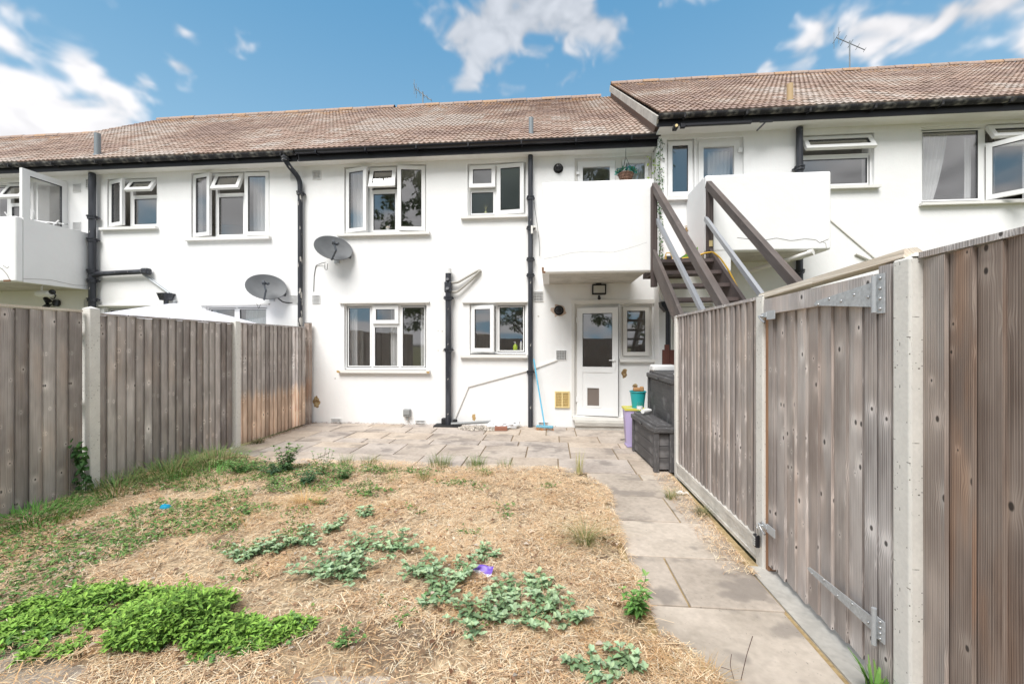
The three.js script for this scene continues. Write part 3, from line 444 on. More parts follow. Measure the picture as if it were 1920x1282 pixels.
makeWindow(right, RWALL, 4.15, 5.28, 4.1, 4.97, [[4.18, 5.25, 4.66, 4.94, 't', 30], [4.18, 5.25, 4.135, 4.62, 'f']], { sill: [4.1, 5.34, 4.05, 4.095], mull: [[4.18, 5.25, 4.62, 4.66]] });
makeWindow(right, RWALL, 5.99, 8.2, 3.79, 5.03, [[6.02, 6.92, 3.825, 5.0, 'f'], [6.99, 7.6, 4.75, 5.0, 't', 28], [6.99, 7.58, 3.825, 4.72, 'l', 48], [7.66, 8.17, 3.825, 5.0, 'f']], { sill: [5.95, 8.28, 3.74, 3.785], mull: [[6.92, 6.99, 3.83, 4.99], [7.6, 7.66, 3.83, 4.99], [6.99, 7.6, 4.71, 4.755]] });
curtain(right, 6.02, 6.55, 3.83, 4.98, RWALL - .2, M.lace, 7, .025, .45); curtain(right, 6.8, 6.9, 3.83, 4.9, RWALL - .2, M.lace, 2, .02); curtain(right, 7.02, 7.3, 3.83, 4.98, RWALL - .25, std({ color: lin(.3, .28, .26), roughness: 1 }), 4, .03);
{ const d = part('door', right), z = RWALL - .08; mesh('door_frame', [span(2.05, 2.1, .25, 2.2, z - .07, z), span(2.7, 2.75, .25, 2.2, z - .07, z), span(2.1, 2.7, 2.15, 2.2, z - .07, z)], M.upvcOld, d); mesh('leaf', [span(2.11, 2.69, .26, 1.1, z - .05, z), span(2.11, 2.19, 1.1, 2.14, z - .05, z), span(2.61, 2.69, 1.1, 2.14, z - .05, z), span(2.19, 2.61, 2.06, 2.14, z - .05, z)], M.upvcOld, d); mesh('pane', span(2.19, 2.61, 1.1, 2.06, z - .03, z - .016), M.glass, d); }
makeWindow(right, RWALL, 2.9, 3.6, 1.1, 2.2, [[2.94, 3.56, 1.14, 2.16, 'f']], { sill: [2.85, 3.65, 1.04, 1.095] });
const rBal = balcony(right, 2.3, 4.06, -6.5, RWALL, 2.88, 4.02, 'balcony', 'lr');
mesh('parapet_foot', rbox(.36, .32, .1, .02, 2.49, 2.745, -6.556, 2), M.render, rBal);
crack(rBal, [[2.75, 3.08], [3.1, 3.03], [3.3, 3.06], [3.5, 3.02], [3.7, 3.04], [3.85, 3.02], [3.9, 2.98], [4.02, 3.03]], -6.4995, .004); crack(rBal, [[3.92, 3.0], [3.98, 2.97], [3.99, 2.9]], -6.4995, .003);
mesh('waste_outlet', [rod([3.1, 2.66, -7.2], [3.72, 2.82, -6.46], .035, .035, 14), rod([3.72, 2.82, -6.46], [3.76, 2.83, -6.41], .045, .045, 14)], M.upvcOld, rBal);
mesh('soffit', span(1.8, 16, RS, RS + .02, RWALL, RWALL + .298), M.soffit, right);
gutterRun(right, 1.74, 16, 5.225, RWALL + .37, M.gutterOld, RWALL + .31, RS - .005, 5.225);
downpipe(right, [[4.08, 5.06, RWALL + .08], [4.08, 4.2, RWALL + .08], [4.08, 3.2, RWALL + .08], [4.08, .0, RWALL + .08]], .05, M.pipeBlack, [[4.08, 4.4, RWALL + .08], [4.08, 2.7, RWALL + .08]], 'soil_pipe');
mesh('conduit', [beam([4.58, 3.57, RWALL + .012], [5.35, 2.85, RWALL + .012], .02, .022, [0, 0, 1]), rod([4.98, 2.99, RWALL + .02], [5.2, 2.88, RWALL + .03], .022)], M.upvcOld, right);
{ const roof = part('roof', right); deck(roof, 1.78, 16, 5.22, RWALL + .3, 9.08, -12.55, 18); roofTiles(roof, 1.76, 16, 5.24, RWALL + .36, 9.1, -12.55, 280, 14);
  const vp = (x) => { const a = new THREE.Vector3(x, 5.2, RWALL + .33), b = new THREE.Vector3(x, 9.06, -12.55); return [a, b]; }; const [a, b] = vp(1.755);
  mesh('verge_board', [beam([1.745, 5.15, RWALL + .33], [1.745, 9.0, -12.55], .03, .15, [0, 1, 0])], M.concreteRaw, roof);
  const fl = part('roof_vent_pipe', right); mesh('stack', rod([4.08, 5.2, -7.6], [4.08, 5.95, -7.6], .05, .05, 14), std({ color: lin(.5, .36, .2), roughness: .7 }), fl); mesh('flashing', new THREE.CylinderGeometry(.065, .09, .3, 14).translate(4.08, 5.5, -7.6), M.leadPipe, fl); }

// ------------------------------------------------------------------ paving
const slabTex = (seed, a, b, st) => tex(1024, 1024, (u, v) => { const m = fbm(u * 5, v * 5, 5, 5, seed), f = fbm(u * 70, v * 70, 3, 70, seed + 2), s = fbm(u * 9, v * 9, 4, 9, seed + 4), p = vn(u * 220, v * 220, 220, seed + 6); let c = mix3(a, b, cl(.5 + (m - .5) * 1.4 + (f - .5) * .7)); c = mix3(c, st, sst(.56, .72, s) * .75); if (p > .96) c = mix3(c, [.12, .1, .09], .5); else if (p < .03) c = mix3(c, [.6, .56, .5], .5); return c; }, .5, .5);
const slabBump = gtex(512, 512, (u, v) => .5 * fbm(u * 50, v * 50, 3, 50, 3) + .5 * fbm(u * 8, v * 8, 3, 8, 6), .5, .5);
const slabMats = [[61, [.37, .31, .26], [.58, .505, .435], [.28, .24, .21]], [71, [.34, .29, .255], [.54, .475, .42], [.24, .21, .19]], [81, [.4, .325, .26], [.6, .51, .42], [.31, .26, .215]]].map(q => std({ map: slabTex(...q), bumpMap: slabBump, bumpScale: .006, roughness: .93 }));
const pathMats = [[91, [.43, .37, .305], [.66, .575, .485], [.31, .27, .235]], [95, [.38, .325, .27], [.6, .52, .44], [.27, .235, .205]]].map(q => std({ map: slabTex(...q), bumpMap: slabBump, bumpScale: .007, roughness: .93 }));
M.mortar = std({ map: tex(256, 256, (u, v) => { const n = fbm(u * 30, v * 30, 3, 30, 3); return mix3([.16, .12, .08], [.36, .27, .16], n); }, 2, 2), roughness: 1 });
M.mortarSand = std({ map: tex(256, 256, (u, v) => { const n = fbm(u * 30, v * 30, 3, 30, 3); return mix3([.30, .21, .10], [.56, .42, .22], n); }, 2, 2), roughness: 1 });
let slabN = 0;
function slab(parent, x0, x1, z0, z1, mats, top = 0, gap = .007) {
  const w = x1 - x0 - gap * 2, d = z1 - z0 - gap * 2, i = slabN++, g = rbox(w, .05, d, .008, 0, 0, 0, 1), p = g.attributes.position, uv = g.attributes.uv, uo = rnd() * 20, vo = rnd() * 20;
  for (let k = 0; k < p.count; k++) uv.setXY(k, p.getX(k) + uo, p.getZ(k) + vo);
  const m = mesh('paving_slab', g, mats[Math.floor(rnd() * mats.length)], parent); m.position.set((x0 + x1) / 2, top - .025 + rr(-.002, .003), (z0 + z1) / 2); m.rotation.set(rr(-.003, .003), rr(-.003, .003), rr(-.003, .003)); return m;
}
const patio = structure(mesh('patio', span(-4.6, 1.42, -.05, -.014, -7.74, -5.0), M.mortar));
{ // coursed rectangles of mixed size
  let z = -7.735; const rows = [.3, .45, .46, .3, .62, .6];
  for (const d of rows) { let x = -4.57; while (x < 1.36) { let w = [.45, .6, .75, .9, .62][Math.floor(rnd() * 5)]; if (x + w > 1.1) w = 1.4 - x; const cut = d > .55 && rnd() < .3;
      if (z < -7.4 && x < 1.42 && x + w > .43 && x < .43) w = .43 - x > .1 ? .43 - x : w;
      if (cut) { slab(patio, x, x + w, z, z + d * .5, slabMats); slab(patio, x, x + w, z + d * .5, z + d, slabMats); } else slab(patio, x, x + w, z, z + d, slabMats); x += w; } z += d; }
}
const path = structure(mesh('garden_path', span(.5, 1.42, -.05, -.016, -5.0, .6), M.mortarSand));
for (const [x0, x1, z0, z1] of [[.42, 1.02, -5.0, -4.77], [1.02, 1.4, -5.0, -4.77], [.5, 1.4, -4.77, -4.27], [.54, 1.1, -4.27, -3.68], [1.1, 1.38, -4.27, -3.68], [.54, 1.36, -3.68, -3.07], [.54, .8, -3.07, -2.5], [.8, 1.33, -3.07, -2.5], [.56, 1.31, -2.5, -1.84], [.56, 1.31, -1.84, -1.2], [.56, 1.31, -1.2, -.55]]) slab(path, x0, x1, z0, z1, pathMats, 0, .006);
mesh('kerb_strip', span(1.335, 1.53, -.04, -.004, -3.0, 0), M.concreteRaw, path);
const nearPave = structure(mesh('near_paving', span(-5, .48, -.05, -.016, -1.9, 2.5), M.mortar));
for (let i = 0; i < 9; i++) for (let k = 0; k < 2; k++) slab(nearPave, -4.9 + i * .6, -4.3 + i * .6, -1.88 + k * .6, -1.28 + k * .6, pathMats, .0, .006);

// ------------------------------------------------------------------ lawn gone to straw
function lawnY(x, z) { const e = Math.min(sst(-5.25, -4.95, z) , 1) , a = fbm(x * .9 + 20, z * .9 + 20, 3, 512, 2), b = fbm(x * 4 + 9, z * 4 + 9, 3, 512, 5); const edge = Math.min(1, sst(-5.15, -4.85, z) + .001) ; return .0 + (.012 + .05 * (a - .3) + .03 * (b - .4)) + .03 * sst(-3.6, -4.6, x); }
const lawnEdgeX = z => .56 + .05 * (fbm(z * 3 + 7, 2.2, 3, 256, 8) - .5) * 2 + (z > -2.35 ? .18 * sst(-2.35, -1.85, z) : 0) - (z < -4.3 ? .16 * sst(-4.3, -5.0, z) : 0);
const lawnFarZ = x => -5.12 + .07 * (fbm(x * 2 + 3, 5.1, 3, 256, 9) - .5) * 2 + (x < -3.2 ? -.45 * sst(-3.2, -4.4, x) : 0);
{
  const nx = 130, nz = 110, P = [], U = [], I = [];
  for (let j = 0; j <= nz; j++) for (let i = 0; i <= nx; i++) {
    const u = i / nx, v = j / nz; const z0 = -5.2, zz = mix(z0, -1.72 + .1 * (fbm(u * 9 + 2, 1.1, 3, 256, 4) - .5), v); let x = mix(-4.62, lawnEdgeX(zz), u); let z = mix(lawnFarZ(x), -1.72 + .16 * (fbm(x * 2.3 + 12, 1.1, 3, 256, 4) - .5) * 2 * (x < -.6 ? 1 : .3) + (x > -.2 ? .5 * sst(-.2, .4, x) : 0), v);
    const rim = Math.min(u < .5 ? 1 : (1 - u) * 16, (v) * 14, (1 - v) * 14, 1); P.push(x, mix(-.03, lawnY(x, z), sst(0, 1, rim)), z); U.push(x, z);
  }
  for (let j = 0; j < nz; j++) for (let i = 0; i < nx; i++) { const a = j * (nx + 1) + i; I.push(a, a + nx + 1, a + 1, a + 1, a + nx + 1, a + nx + 2); }
  const g = new THREE.BufferGeometry(); g.setAttribute('position', new THREE.Float32BufferAttribute(P, 3)); g.setAttribute('uv', new THREE.Float32BufferAttribute(U, 2)); g.setIndex(I); g.computeVertexNormals();
  structure(mesh('lawn', g, M.earth));
}

// ------------------------------------------------------------------ fences: local x along the run, local +z is the face
function boardGeo(w, h, uo, vo, thin = .004, thick = .026, mir = 1, flip = false) {
  const g = box(w, h, .02, 0, h / 2, 0, uo, vo), p = g.attributes.position, uv = g.attributes.uv;
  if (flip) for (let i = 0; i < uv.count; i++) uv.setY(i, 1.99 - uv.getY(i));
  for (let i = 0; i < p.count; i++) { const r = p.getX(i) * mir > 0, f = p.getZ(i) > 0; p.setZ(i, f ? (r ? thick : thin) : (r ? thick - .015 : 0)); }
  g.computeVertexNormals(); return g;
}
function fencePanel(label, x, z, ry, len, y0, h, mat, o = {}) {
  const t = thing('fence_panel', label, 'fence panel', x, 0, z, 'weathered timber fence panels'); t.rotation.y = ry;
  const n = Math.round(len / .1), s = len / n;
  const vars = []; for (let i = 0; i < 6; i++) vars.push(boardGeo(s + .024, h, i * .085 + (o.uo || 0) + .02, (o.tan ? 0 : rnd() * .15), .004, .026, o.mir || 1, !o.tan && i % 2 === 1));
  for (let i = 0; i < n; i++) { const b = mesh('board', vars[Math.floor(rnd() * 6)], Array.isArray(mat) ? mat[Math.floor(rnd() * mat.length)] : mat, t); if (o.pale && (i === o.pale || i === o.pale + 1)) b.material = o.paleMat; b.position.set(-len / 2 + s * (i + .5), y0 + rr(-.006, .004), rr(0, .003)); b.rotation.z = rr(-.002, .002); }
  for (const ry2 of [y0 + .2, y0 + h * .5, y0 + h - .2]) mesh('rail', box(len, .075, .04, 0, ry2, -.022), M.woodGrey, t);
  mesh('capping', box(len, .022, .05, 0, y0 + h + .012, .004), o.cap || M.woodGrey, t);
  return t;
}
function concretePost(label, x, z, h, w = .1, d = .1, mat = M.post) { const t = thing('concrete_fence_post', label, 'fence post', x, 0, z, 'concrete fence posts'); const g = rbox(w, h + .1, d, .012, 0, h / 2 - .05, 0, 1), p = g.attributes.position, uv = g.attributes.uv, nn = g.attributes.normal; const o = rnd() * 5; for (let i = 0; i < p.count; i++) uv.setXY(i, (Math.abs(nn.getX(i)) > .5 ? p.getZ(i) : p.getX(i)) + o, p.getY(i) + o); mesh('post_shaft', g, mat, t); mesh('post_cap', new THREE.ConeGeometry(.07, .025, 4).rotateY(Math.PI / 4).translate(0, h + .012, 0), mat, t); return t; }
const LX = -4.6, Q = Math.PI / 2;
fencePanel('grey feather-edge fence panel nearest the camera on the left', LX - .02, -2.83, Q, 1.84, .03, 1.79, greySet, { cap: M.woodNew, mir: -1 });
fencePanel('middle panel of the left fence, between its two concrete posts', LX - .02, -4.81, Q, 1.83, .02, 1.78, greySet, { uo: .3, mir: -1 });
fencePanel('left fence panel touching the house wall, with tan stained board bottoms', LX - .02, -6.7, Q, 1.72, .01, 1.8, tanSet, { tan: 1, mir: -1, pale: 13, paleMat: tints(M.woodTan, [[1.75, 1.75, 1.75]])[0] });
concretePost('concrete post of the left fence with ivy at its foot', LX, -3.83, 1.86);
concretePost('concrete post of the left fence standing at the patio edge', LX, -5.78, 1.84);
{ const t = thing('timber_fence_post', 'brown timber post ending the left fence against the house wall', 'fence post', LX, 0, -7.64); mesh('post_shaft', box(.09, 1.95, .1, 0, .93, 0), M.woodBrown, t); mesh('post_top', box(.094, .01, .104, 0, 1.91, 0), M.woodWorn, t); }
// right run
const RX = 1.43;
fencePanel('grey fence panel on the right between the storage boxes and the gate', RX + .035, -4.02, -Q, 1.87, .16, 1.65, greySet, { uo: .1 });
{ const t = thing('gravel_board', 'white concrete gravel board under the right fence panel', 'gravel board', RX + .03, 0, -4.02); mesh('board_face', [box(.05, .14, 1.87, 0, .075, 0), box(.062, .03, 1.87, 0, .145, 0), box(.062, .03, 1.87, 0, .015, 0)], M.postStained, t); }
concretePost('slim concrete post at the far end of the right fence', RX + .045, -5.0, 1.82, .09, .08);
concretePost('concrete post between the right fence panel and the gate', RX + .04, -3.02, 1.83, .1, .1);
concretePost('thick pitted concrete post at the hinge side of the gate', RX + .05, -1.85, 1.85, .12, .09);
fencePanel('brown-streaked fence panel nearest the camera on the right', RX + .046, -.87, -Q, 1.86, .02, 1.82, brownSet, { uo: .2 });
// gate: leaf between Z 3.0 and 1.93
{
  const t = thing('garden_gate', 'weathered board garden gate with galvanised strap hinges on the right', 'gate', RX, 0, -2.485); t.rotation.y = -Q;   // local x -> +z, local z -> -x
  const L0 = -.44, L1 = .50, n = 8, s = (L1 - L0 - .07) / n, vars = []; for (let i = 0; i < 6; i++) vars.push(boardGeo(s + .016, 1.72, i * .085 + .03, rnd() * .2, .005, .022, 1, i % 2 === 1));
  for (let i = 0; i < n; i++) { const b = mesh('board', vars[i % 6], gateSet[(i * 7) % 4], t); b.position.set(L0 + .06 + s * (i + .5), .035 + rr(-.006, .006), -.035); }
  mesh('ledge', box(.95, .1, .03, .03, 1.755, -.004, .1, .3).rotateZ(.01), M.woodGate, t);
  mesh('stile', span(L0 - .005, L0 + .05, .04, 1.7, -.04, -.008), gateSet[1], t);
  mesh('edge_board', [span(.43, .5, .03, 1.81, -.03, .004)], M.woodGrey, t);
  mesh('jamb', [span(L0 - .06, L0 - .012, .0, 1.80, -.06, -.01)], M.woodOrange, t);
  mesh('hinge_post', [span(.515, .58, .0, 1.84, -.06, .006)], M.woodGrey, t);
  const strap = (y, len, tail) => { const h = part('strap_hinge', t); mesh('strap', plateShape([[.5, y - .055 * (tail || 1)], [.5, y + .055 * (tail || 1)], [.5 - len, y + .012], [.5 - len - .02, y], [.5 - len, y - .012]], .005).translate(0, 0, .012), M.galv, h); mesh('knuckle', [rod([.508, y - .08, .02], [.508, y + .08, .02], .01), span(.508, .555, y - .085 * (tail || 1), y + .085 * (tail || 1), .008, .014)], M.galv, h); const sc = []; for (let i = 0; i < 5; i++) sc.push(new THREE.SphereGeometry(.007, 8, 6).translate(.47 - i * len * .22, y + (i % 2 ? .012 : -.008), .017)); for (let i = 0; i < 4; i++) sc.push(new THREE.SphereGeometry(.007, 8, 6).translate(.535, y + (-.066 + i * .044) * (tail || 1), .015)); mesh('screw', sc, M.steel, h); };
  strap(1.72, .40); strap(.27, .46, .55);
  const latch = (y) => { const h = part('hasp', t); mesh('hasp_plate', [rbox(.1, .055, .006, .002, L0 + .07, y, .014), rbox(.06, .03, .012, .004, L0 + .0, y + .004, .018)], M.galv, h); mesh('staple', new THREE.TorusGeometry(.02, .006, 8, 16).rotateX(Q).translate(L0 - .03, y, .02), M.galv, h); mesh('bolt', tube([[L0 - .05, y + .008, .012], [L0 - .03, y - .004, .04], [L0 + .0, y - .03, .035], [L0 + .025, y - .045, .03]], .007, 16, 6), M.steel, h); };
  latch(1.69); latch(.3);
}
{ const t = thing('padlock', 'black combination padlock hanging at the foot of the gate', 'padlock', RX - .035, .17, -3.0); mesh('body', rbox(.03, .085, .045, .008), M.blackPlastic, t); mesh('dial', [-.024, -.008, .008, .024].map(y => box(.006, .011, .03, -.017, y, 0)), std({ color: lin(.55, .55, .52), roughness: .5 }), t); mesh('shackle', tube([[0, .03, -.014], [0, .085, -.014], [0, .1, 0], [0, .085, .014], [0, .03, .014]], .005, 20, 8), M.steel, t); }
{ const t = thing('gate_head_beam', 'rough pale timber beam laid over the gate from post to post', 'beam', RX + .03, 1.835, -2.45); const g = plateShape([[-.03, 0], [.04, -.004], [.045, .022], [.02, .04], [-.025, .034]], 1.2).translate(0, 0, -.6), p = g.attributes.position; for (let i = 0; i < p.count; i++) { const z = p.getZ(i); p.setY(i, p.getY(i) + .018 * Math.sin((z + .6) / 1.2 * 3.14) * -.9 + .02 * (z / .6)); } g.computeVertexNormals(); const uv = g.attributes.uv; for (let i = 0; i < uv.count; i++) uv.setXY(i, p.getX(i) + p.getY(i), p.getZ(i)); mesh('beam_length', g, M.woodNew, t); }
// rear fence behind the camera (mirrored in the panes)
for (let i = 0; i < 4; i++) { const t = fencePanel(['leftmost', 'second from left', 'third from left', 'rightmost'][i] + ' panel of the rear fence seen only as a reflection', -4 + i * 1.9, 4.6, Math.PI, 1.84, .02, 1.75, M.woodBrown); t.userData.group = 'rear fence panels'; }


M.galvRail = std({ color: lin(.4, .41, .43), roughness: .5, metalness: .2 });
// ------------------------------------------------------------------ timber stairs to the landing
{
  const t = thing('timber_staircase', 'dark stained open-tread timber staircase with two handrails beside the right fence', 'staircase', 0, 0, 0);
  const XL = 1.51, XR = 2.36, zt = -6.45, yt = 2.86, tan = .80;          // falls toward the camera
  const yAt = z => yt - (z - zt) * tan;
  const str = (x, m, zEnd) => beam([x, yt - .05, zt - .02], [x, yAt(zEnd) - .05, zEnd], .045, .24, [0, 1, 0]);
  mesh('stringer', str(XL + .025, 0, -2.95), M.woodWorn, t); mesh('stringer', str(XR - .025, 0, -2.95), M.woodStained, t);
  for (let i = 0; i < 12; i++) { const z = zt + .14 + i * .265, y = yAt(z) + .01; mesh('tread', box(XR - XL - .1, .045, .24, (XL + XR) / 2, y - .06, z), M.woodStained, t); }
  const post = (x, m) => mesh('newel_post', rbox(.085, 1.5, .085, .006, x, yt + .25, zt + .0, 1), m, t);
  post(XL + .03, M.woodStained); post(XR - .02, M.woodStained);
  mesh('newel_post', rbox(.08, 1.1, .08, .006, XL + .03, yAt(-3.1) + .45, -3.1, 1), M.woodStained, t); mesh('newel_post', rbox(.08, 1.1, .08, .006, XR - .02, yAt(-3.1) + .45, -3.1, 1), M.woodStained, t);
  const rail = (x, up, w, h, m, zEnd, name, zs = zt) => mesh(name, beam([x, yAt(zs) + up, zs], [x, yAt(zEnd) + up, zEnd], w, h), m, t);
  rail(XL + .04, .99, .07, .1, M.woodWorn, -2.95, 'handrail', zt - .03); rail(XR - .03, .99, .07, .1, M.woodWorn, -2.95, 'handrail', zt - .03);
  rail(XL + .075, .5, .045, .06, M.galvRail, -2.95, 'mid_rail'); rail(XR - .075, .5, .045, .06, M.galvRail, -2.95, 'mid_rail');
  mesh('landing_joist', [span(1.58, 2.28, 2.62, 2.72, -6.56, -6.5), span(1.58, 2.28, 2.62, 2.72, -7.39, -7.3), span(1.58, 1.63, 2.62, 2.72, -7.3, -6.56), span(2.23, 2.28, 2.62, 2.72, -7.3, -6.56)], M.woodStained, t);
  for (let i = 0; i < 7; i++) mesh('landing_board', box(.7, .03, .115, 1.93, 2.737, -7.32 + i * .12), M.woodStained, t);
  mesh('number_plate', rbox(.05, .09, .01, .003, XR - .02, 2.98, zt + .048), M.cream, t);
}
const obj = (name, label, cat, geo, mat, x = 0, y = 0, z = 0) => { const m = mesh(name, geo, mat); m.position.set(x, y, z); return tag(m, label, cat); };
M.redMat = std({ map: tex(256, 256, (u, v) => { const n = fbm(u * 30, v * 30, 3, 30, 3); return mix3([.2, .05, .04], [.5, .2, .16], n); }, 3, 3), roughness: 1 });
{ const t = thing('door_mat', 'worn red mat on the stair landing, its black edge hanging over', 'mat', 1.93, 2.753, -6.83); mesh('mat_top', rbox(.68, .02, .7, .008, 0, .012, 0), M.redMat, t); mesh('mat_edge', tube([[-.33, .0, .36], [-.1, -.03, .37], [.1, .0, .365], [.33, -.015, .37]], .035, 24, 8), M.blackMatt, t); }
{ const t = thing('artificial_grass_offcut', 'green artificial grass offcut propped against the right balcony', 'grass mat', 2.16, 2.77, -6.66); const g = plateShape([[-.28, 0], [.08, 0], [.08, .22]], .012); mesh('turf', g, std({ map: tex(128, 128, (u, v) => { const n = vn(u * 60, v * 60, 60, 2); return mix3([.06, .16, .02], [.2, .4, .07], n); }, 4, 4), roughness: 1 }), t); }
{ const t = thing('garden_hose', 'yellow hose curling over the landing edge beside the number plate', 'hose', 0, 0, 0); mesh('hose_run', tube([[1.95, 2.785, -6.5], [2.1, 2.79, -6.42], [2.24, 2.83, -6.36], [2.33, 2.83, -6.3], [2.37, 2.72, -6.15], [2.385, 2.5, -5.9], [2.385, 2.2, -5.6], [2.385, 1.8, -5.2]], .012, 60, 8), std({ color: lin(.72, .42, .03), roughness: .5 }), t); mesh('connector', rod([1.92, 2.785, -6.51], [1.96, 2.785, -6.495], .017), M.blackPlastic, t); }
{ const t = thing('hose_nozzle_reel', 'small black and yellow hose reel on the landing mat', 'hose reel', 1.83, 2.776, -6.75); mesh('drum', new THREE.CylinderGeometry(.05, .05, .07, 14).rotateZ(Q).translate(0, .055, 0), M.blackPlastic, t); mesh('side_plate', [-1, 1].map(s => rbox(.012, .1, .1, .005, s * .045, .055, 0)), std({ color: lin(.8, .5, .03), roughness: .4 }), t); mesh('carry_handle', tube([[-.045, .1, 0], [-.03, .15, 0], [.03, .15, 0], [.045, .1, 0]], .008, 14, 6), std({ color: lin(.8, .5, .03), roughness: .4 }), t); }
{ const t = thing('garden_tap', 'brass garden tap on a copper pipe below the right flat window', 'tap', 2.29, 3.28, RWALL + .04); mesh('pipe', rod([0, -.5, 0], [0, .14, 0], .011), std({ color: lin(.6, .33, .17), roughness: .5, metalness: .3 }), t); mesh('tap_body', [rod([0, .14, 0], [0, .2, 0], .017), rod([0, .15, 0], [0, .13, .07], .012), rbox(.06, .012, .014, .004, 0, .22, 0)], std({ color: lin(.4, .27, .12), roughness: .5, metalness: .5 }), t); }
// ivy cord on the corner of the right house
M.ivy = std({ vertexColors: true, roughness: .8 });

// ------------------------------------------------------------------ wall-mounted things
function satDish(label, x, y, z, ry, rz, s) {
  const t = thing('satellite_dish', label, 'satellite dish', x, y, z, 'satellite dishes on the wall');
  const head = new THREE.Matrix4().makeRotationFromEuler(new THREE.Euler(-.36, ry, rz, 'YXZ')), ap = g => g.applyMatrix4(head);
  const pts = []; for (let i = 0; i <= 12; i++) { const r = i / 12 * .34 * s; pts.push(new THREE.Vector2(r, r * r * .42 / s)); } pts.push(new THREE.Vector2(.346 * s, .046 * s), new THREE.Vector2(.346 * s, .036 * s));
  for (let i = 11; i >= 0; i--) { const r = i / 12 * .34 * s; pts.push(new THREE.Vector2(r, r * r * .42 / s - .006)); }
  mesh('reflector', ap(new THREE.LatheGeometry(pts, 40).rotateX(Q).scale(1, .74, 1).translate(0, 0, .14)), M.dish, t);
  mesh('arm', ap(merge([beam([.02, -.25 * s, .16], [.07, -.2, .44], .03, .035), beam([.07, -.2, .44], [.0, -.06, .46], .025, .03)])), M.dishArm, t);
  mesh('receiver', ap(merge([rod([.0, -.06, .46], [.0, -.02, .36], .024, .032), rbox(.05, .06, .09, .012, .0, -.06, .46), rod([.08, -.05, .44], [.05, -.02, .36], .02, .026)])), M.dishArm, t);
  mesh('mount', [ap(merge([rbox(.12, .14, .07, .01, 0, 0, .1)])), rod([0, 0, .08], [.04, -.1, -.0], .022), ap(merge([rbox(.2, .06, .03, .008, .24 * s, -.05, .1)]))], M.dishArm, t);
  mesh('wall_plate', rbox(.1, .16, .02, .004, .04, -.1, -.075), M.galv, t); mesh('bracket_arm', rod([.04, -.1, -.07], [.04, -.1, .02], .018), M.galv, t);
  return t;
}
const d1 = satDish('higher grey satellite dish, right of the peeling downpipe', -4.12, 3.24, WALL + .085, .55, -.22, .98), d2 = satDish('lower grey satellite dish, left of the peeling downpipe', -5.44, 2.53, WALL + .085, .5, -.18, 1.02);
mesh('cable', tube([[-.08, -.2, .12], [-.25, -.18, -.05], [-.38, -.22, -.075], [-.42, -.42, -.078], [-.43, -.72, -.078]], .006, 40, 6), M.cable, d1); mesh('cable_loop', tube([[.03, -.27, .34], [.02, -.36, .32], [.05, -.37, .3], [.06, -.26, .3]], .005, 20, 6), M.cable, d1);
mesh('cable', tube([[.22, -.1, .1], [.3, -.2, .0], [.36, -.22, -.06], [.46, -.22, -.078]], .012, 30, 6), M.cable, d2); mesh('cable_loop', tube([[.03, -.27, .34], [.04, -.36, .3], [.06, -.28, .28]], .005, 20, 6), M.cable, d2);
{ const t = thing('floodlight', 'black square floodlight with motion sensor above the back door', 'floodlight', .87, 2.46, WALL); mesh('housing', rbox(.25, .19, .05, .012, 0, .03, .09), M.blackMatt, t); mesh('lens', rbox(.2, .13, .01, .004, 0, .03, .117), std({ color: lin(.5, .5, .47), roughness: .3 }), t); mesh('bracket', [box(.06, .04, .07, 0, .13, .04), rbox(.1, .05, .03, .006, 0, .13, .016)], M.blackMatt, t); mesh('sensor', [rod([.0, -.08, .09], [.0, -.13, .1], .02), new THREE.SphereGeometry(.03, 14, 10).translate(.0, -.13, .11)], M.blackPlastic, t); }
{ // hanging basket from the soffit
  const t = thing('hanging_basket', 'wicker cone hanging basket with teal plastic flowers under the middle eaves', 'hanging basket', 1.32, 4.5, WALL + .2);
  mesh('cone', (() => { const pts = []; for (let i = 0; i <= 22; i++) { const y = -.28 + i * .28 / 22; pts.push(new THREE.Vector2(.035 + .105 * (i / 22) + .006 * Math.sin(i * 1.9), y)); } pts.push(new THREE.Vector2(.12, 0), new THREE.Vector2(.0, -.03)); return new THREE.LatheGeometry(pts, 22); })(), std({ map: tex(128, 128, (u, v) => { const n = vn(u * 40, v * 24, 40, 3); return mix3([.1, .055, .04], [.34, .2, .14], n); }, 2, 1), roughness: .9 }), t);
  mesh('chain', [[.12, 0], [-.06, .1], [-.06, -.1]].map(p => rod([p[0], .01, p[1]], [0, .3, 0], .0035)).concat([rod([0, .3, 0], [0, .445, 0], .004)]), M.blackMatt, t);
  const P = [], C = []; const q = mulberry(5); for (let i = 0; i < 320; i++) { const a = q() * 6.28, r = .05 + .12 * Math.sqrt(q()), y = .0 + q() * .07 * (1.6 - r * 6) + .015, s = .022 + q() * .02, b = q() * 6.28; const cx = Math.cos(a) * r, cz = Math.sin(a) * r, c = q() < .25 ? [.05, .12, .25] : q() < .3 ? [.12, .3, .08] : [.03, .33, .27]; const d = [Math.cos(b) * s, (q() - .3) * s, Math.sin(b) * s], e = [-Math.sin(b) * s * .6, (q() - .3) * s, Math.cos(b) * s * .6]; P.push(cx, y, cz, cx + d[0] + e[0], y + d[1] + e[1], cz + d[2] + e[2], cx + d[0] - e[0], y + d[1] - e[1], cz + d[2] - e[2]); for (let k = 0; k < 3; k++) C.push(...c); }
  const g = new THREE.BufferGeometry(); g.setAttribute('position', new THREE.Float32BufferAttribute(P, 3)); g.setAttribute('color', new THREE.Float32BufferAttribute(C, 3)); g.computeVertexNormals(); mesh('flowers', g, std({ vertexColors: true, roughness: .6 }), t);
}
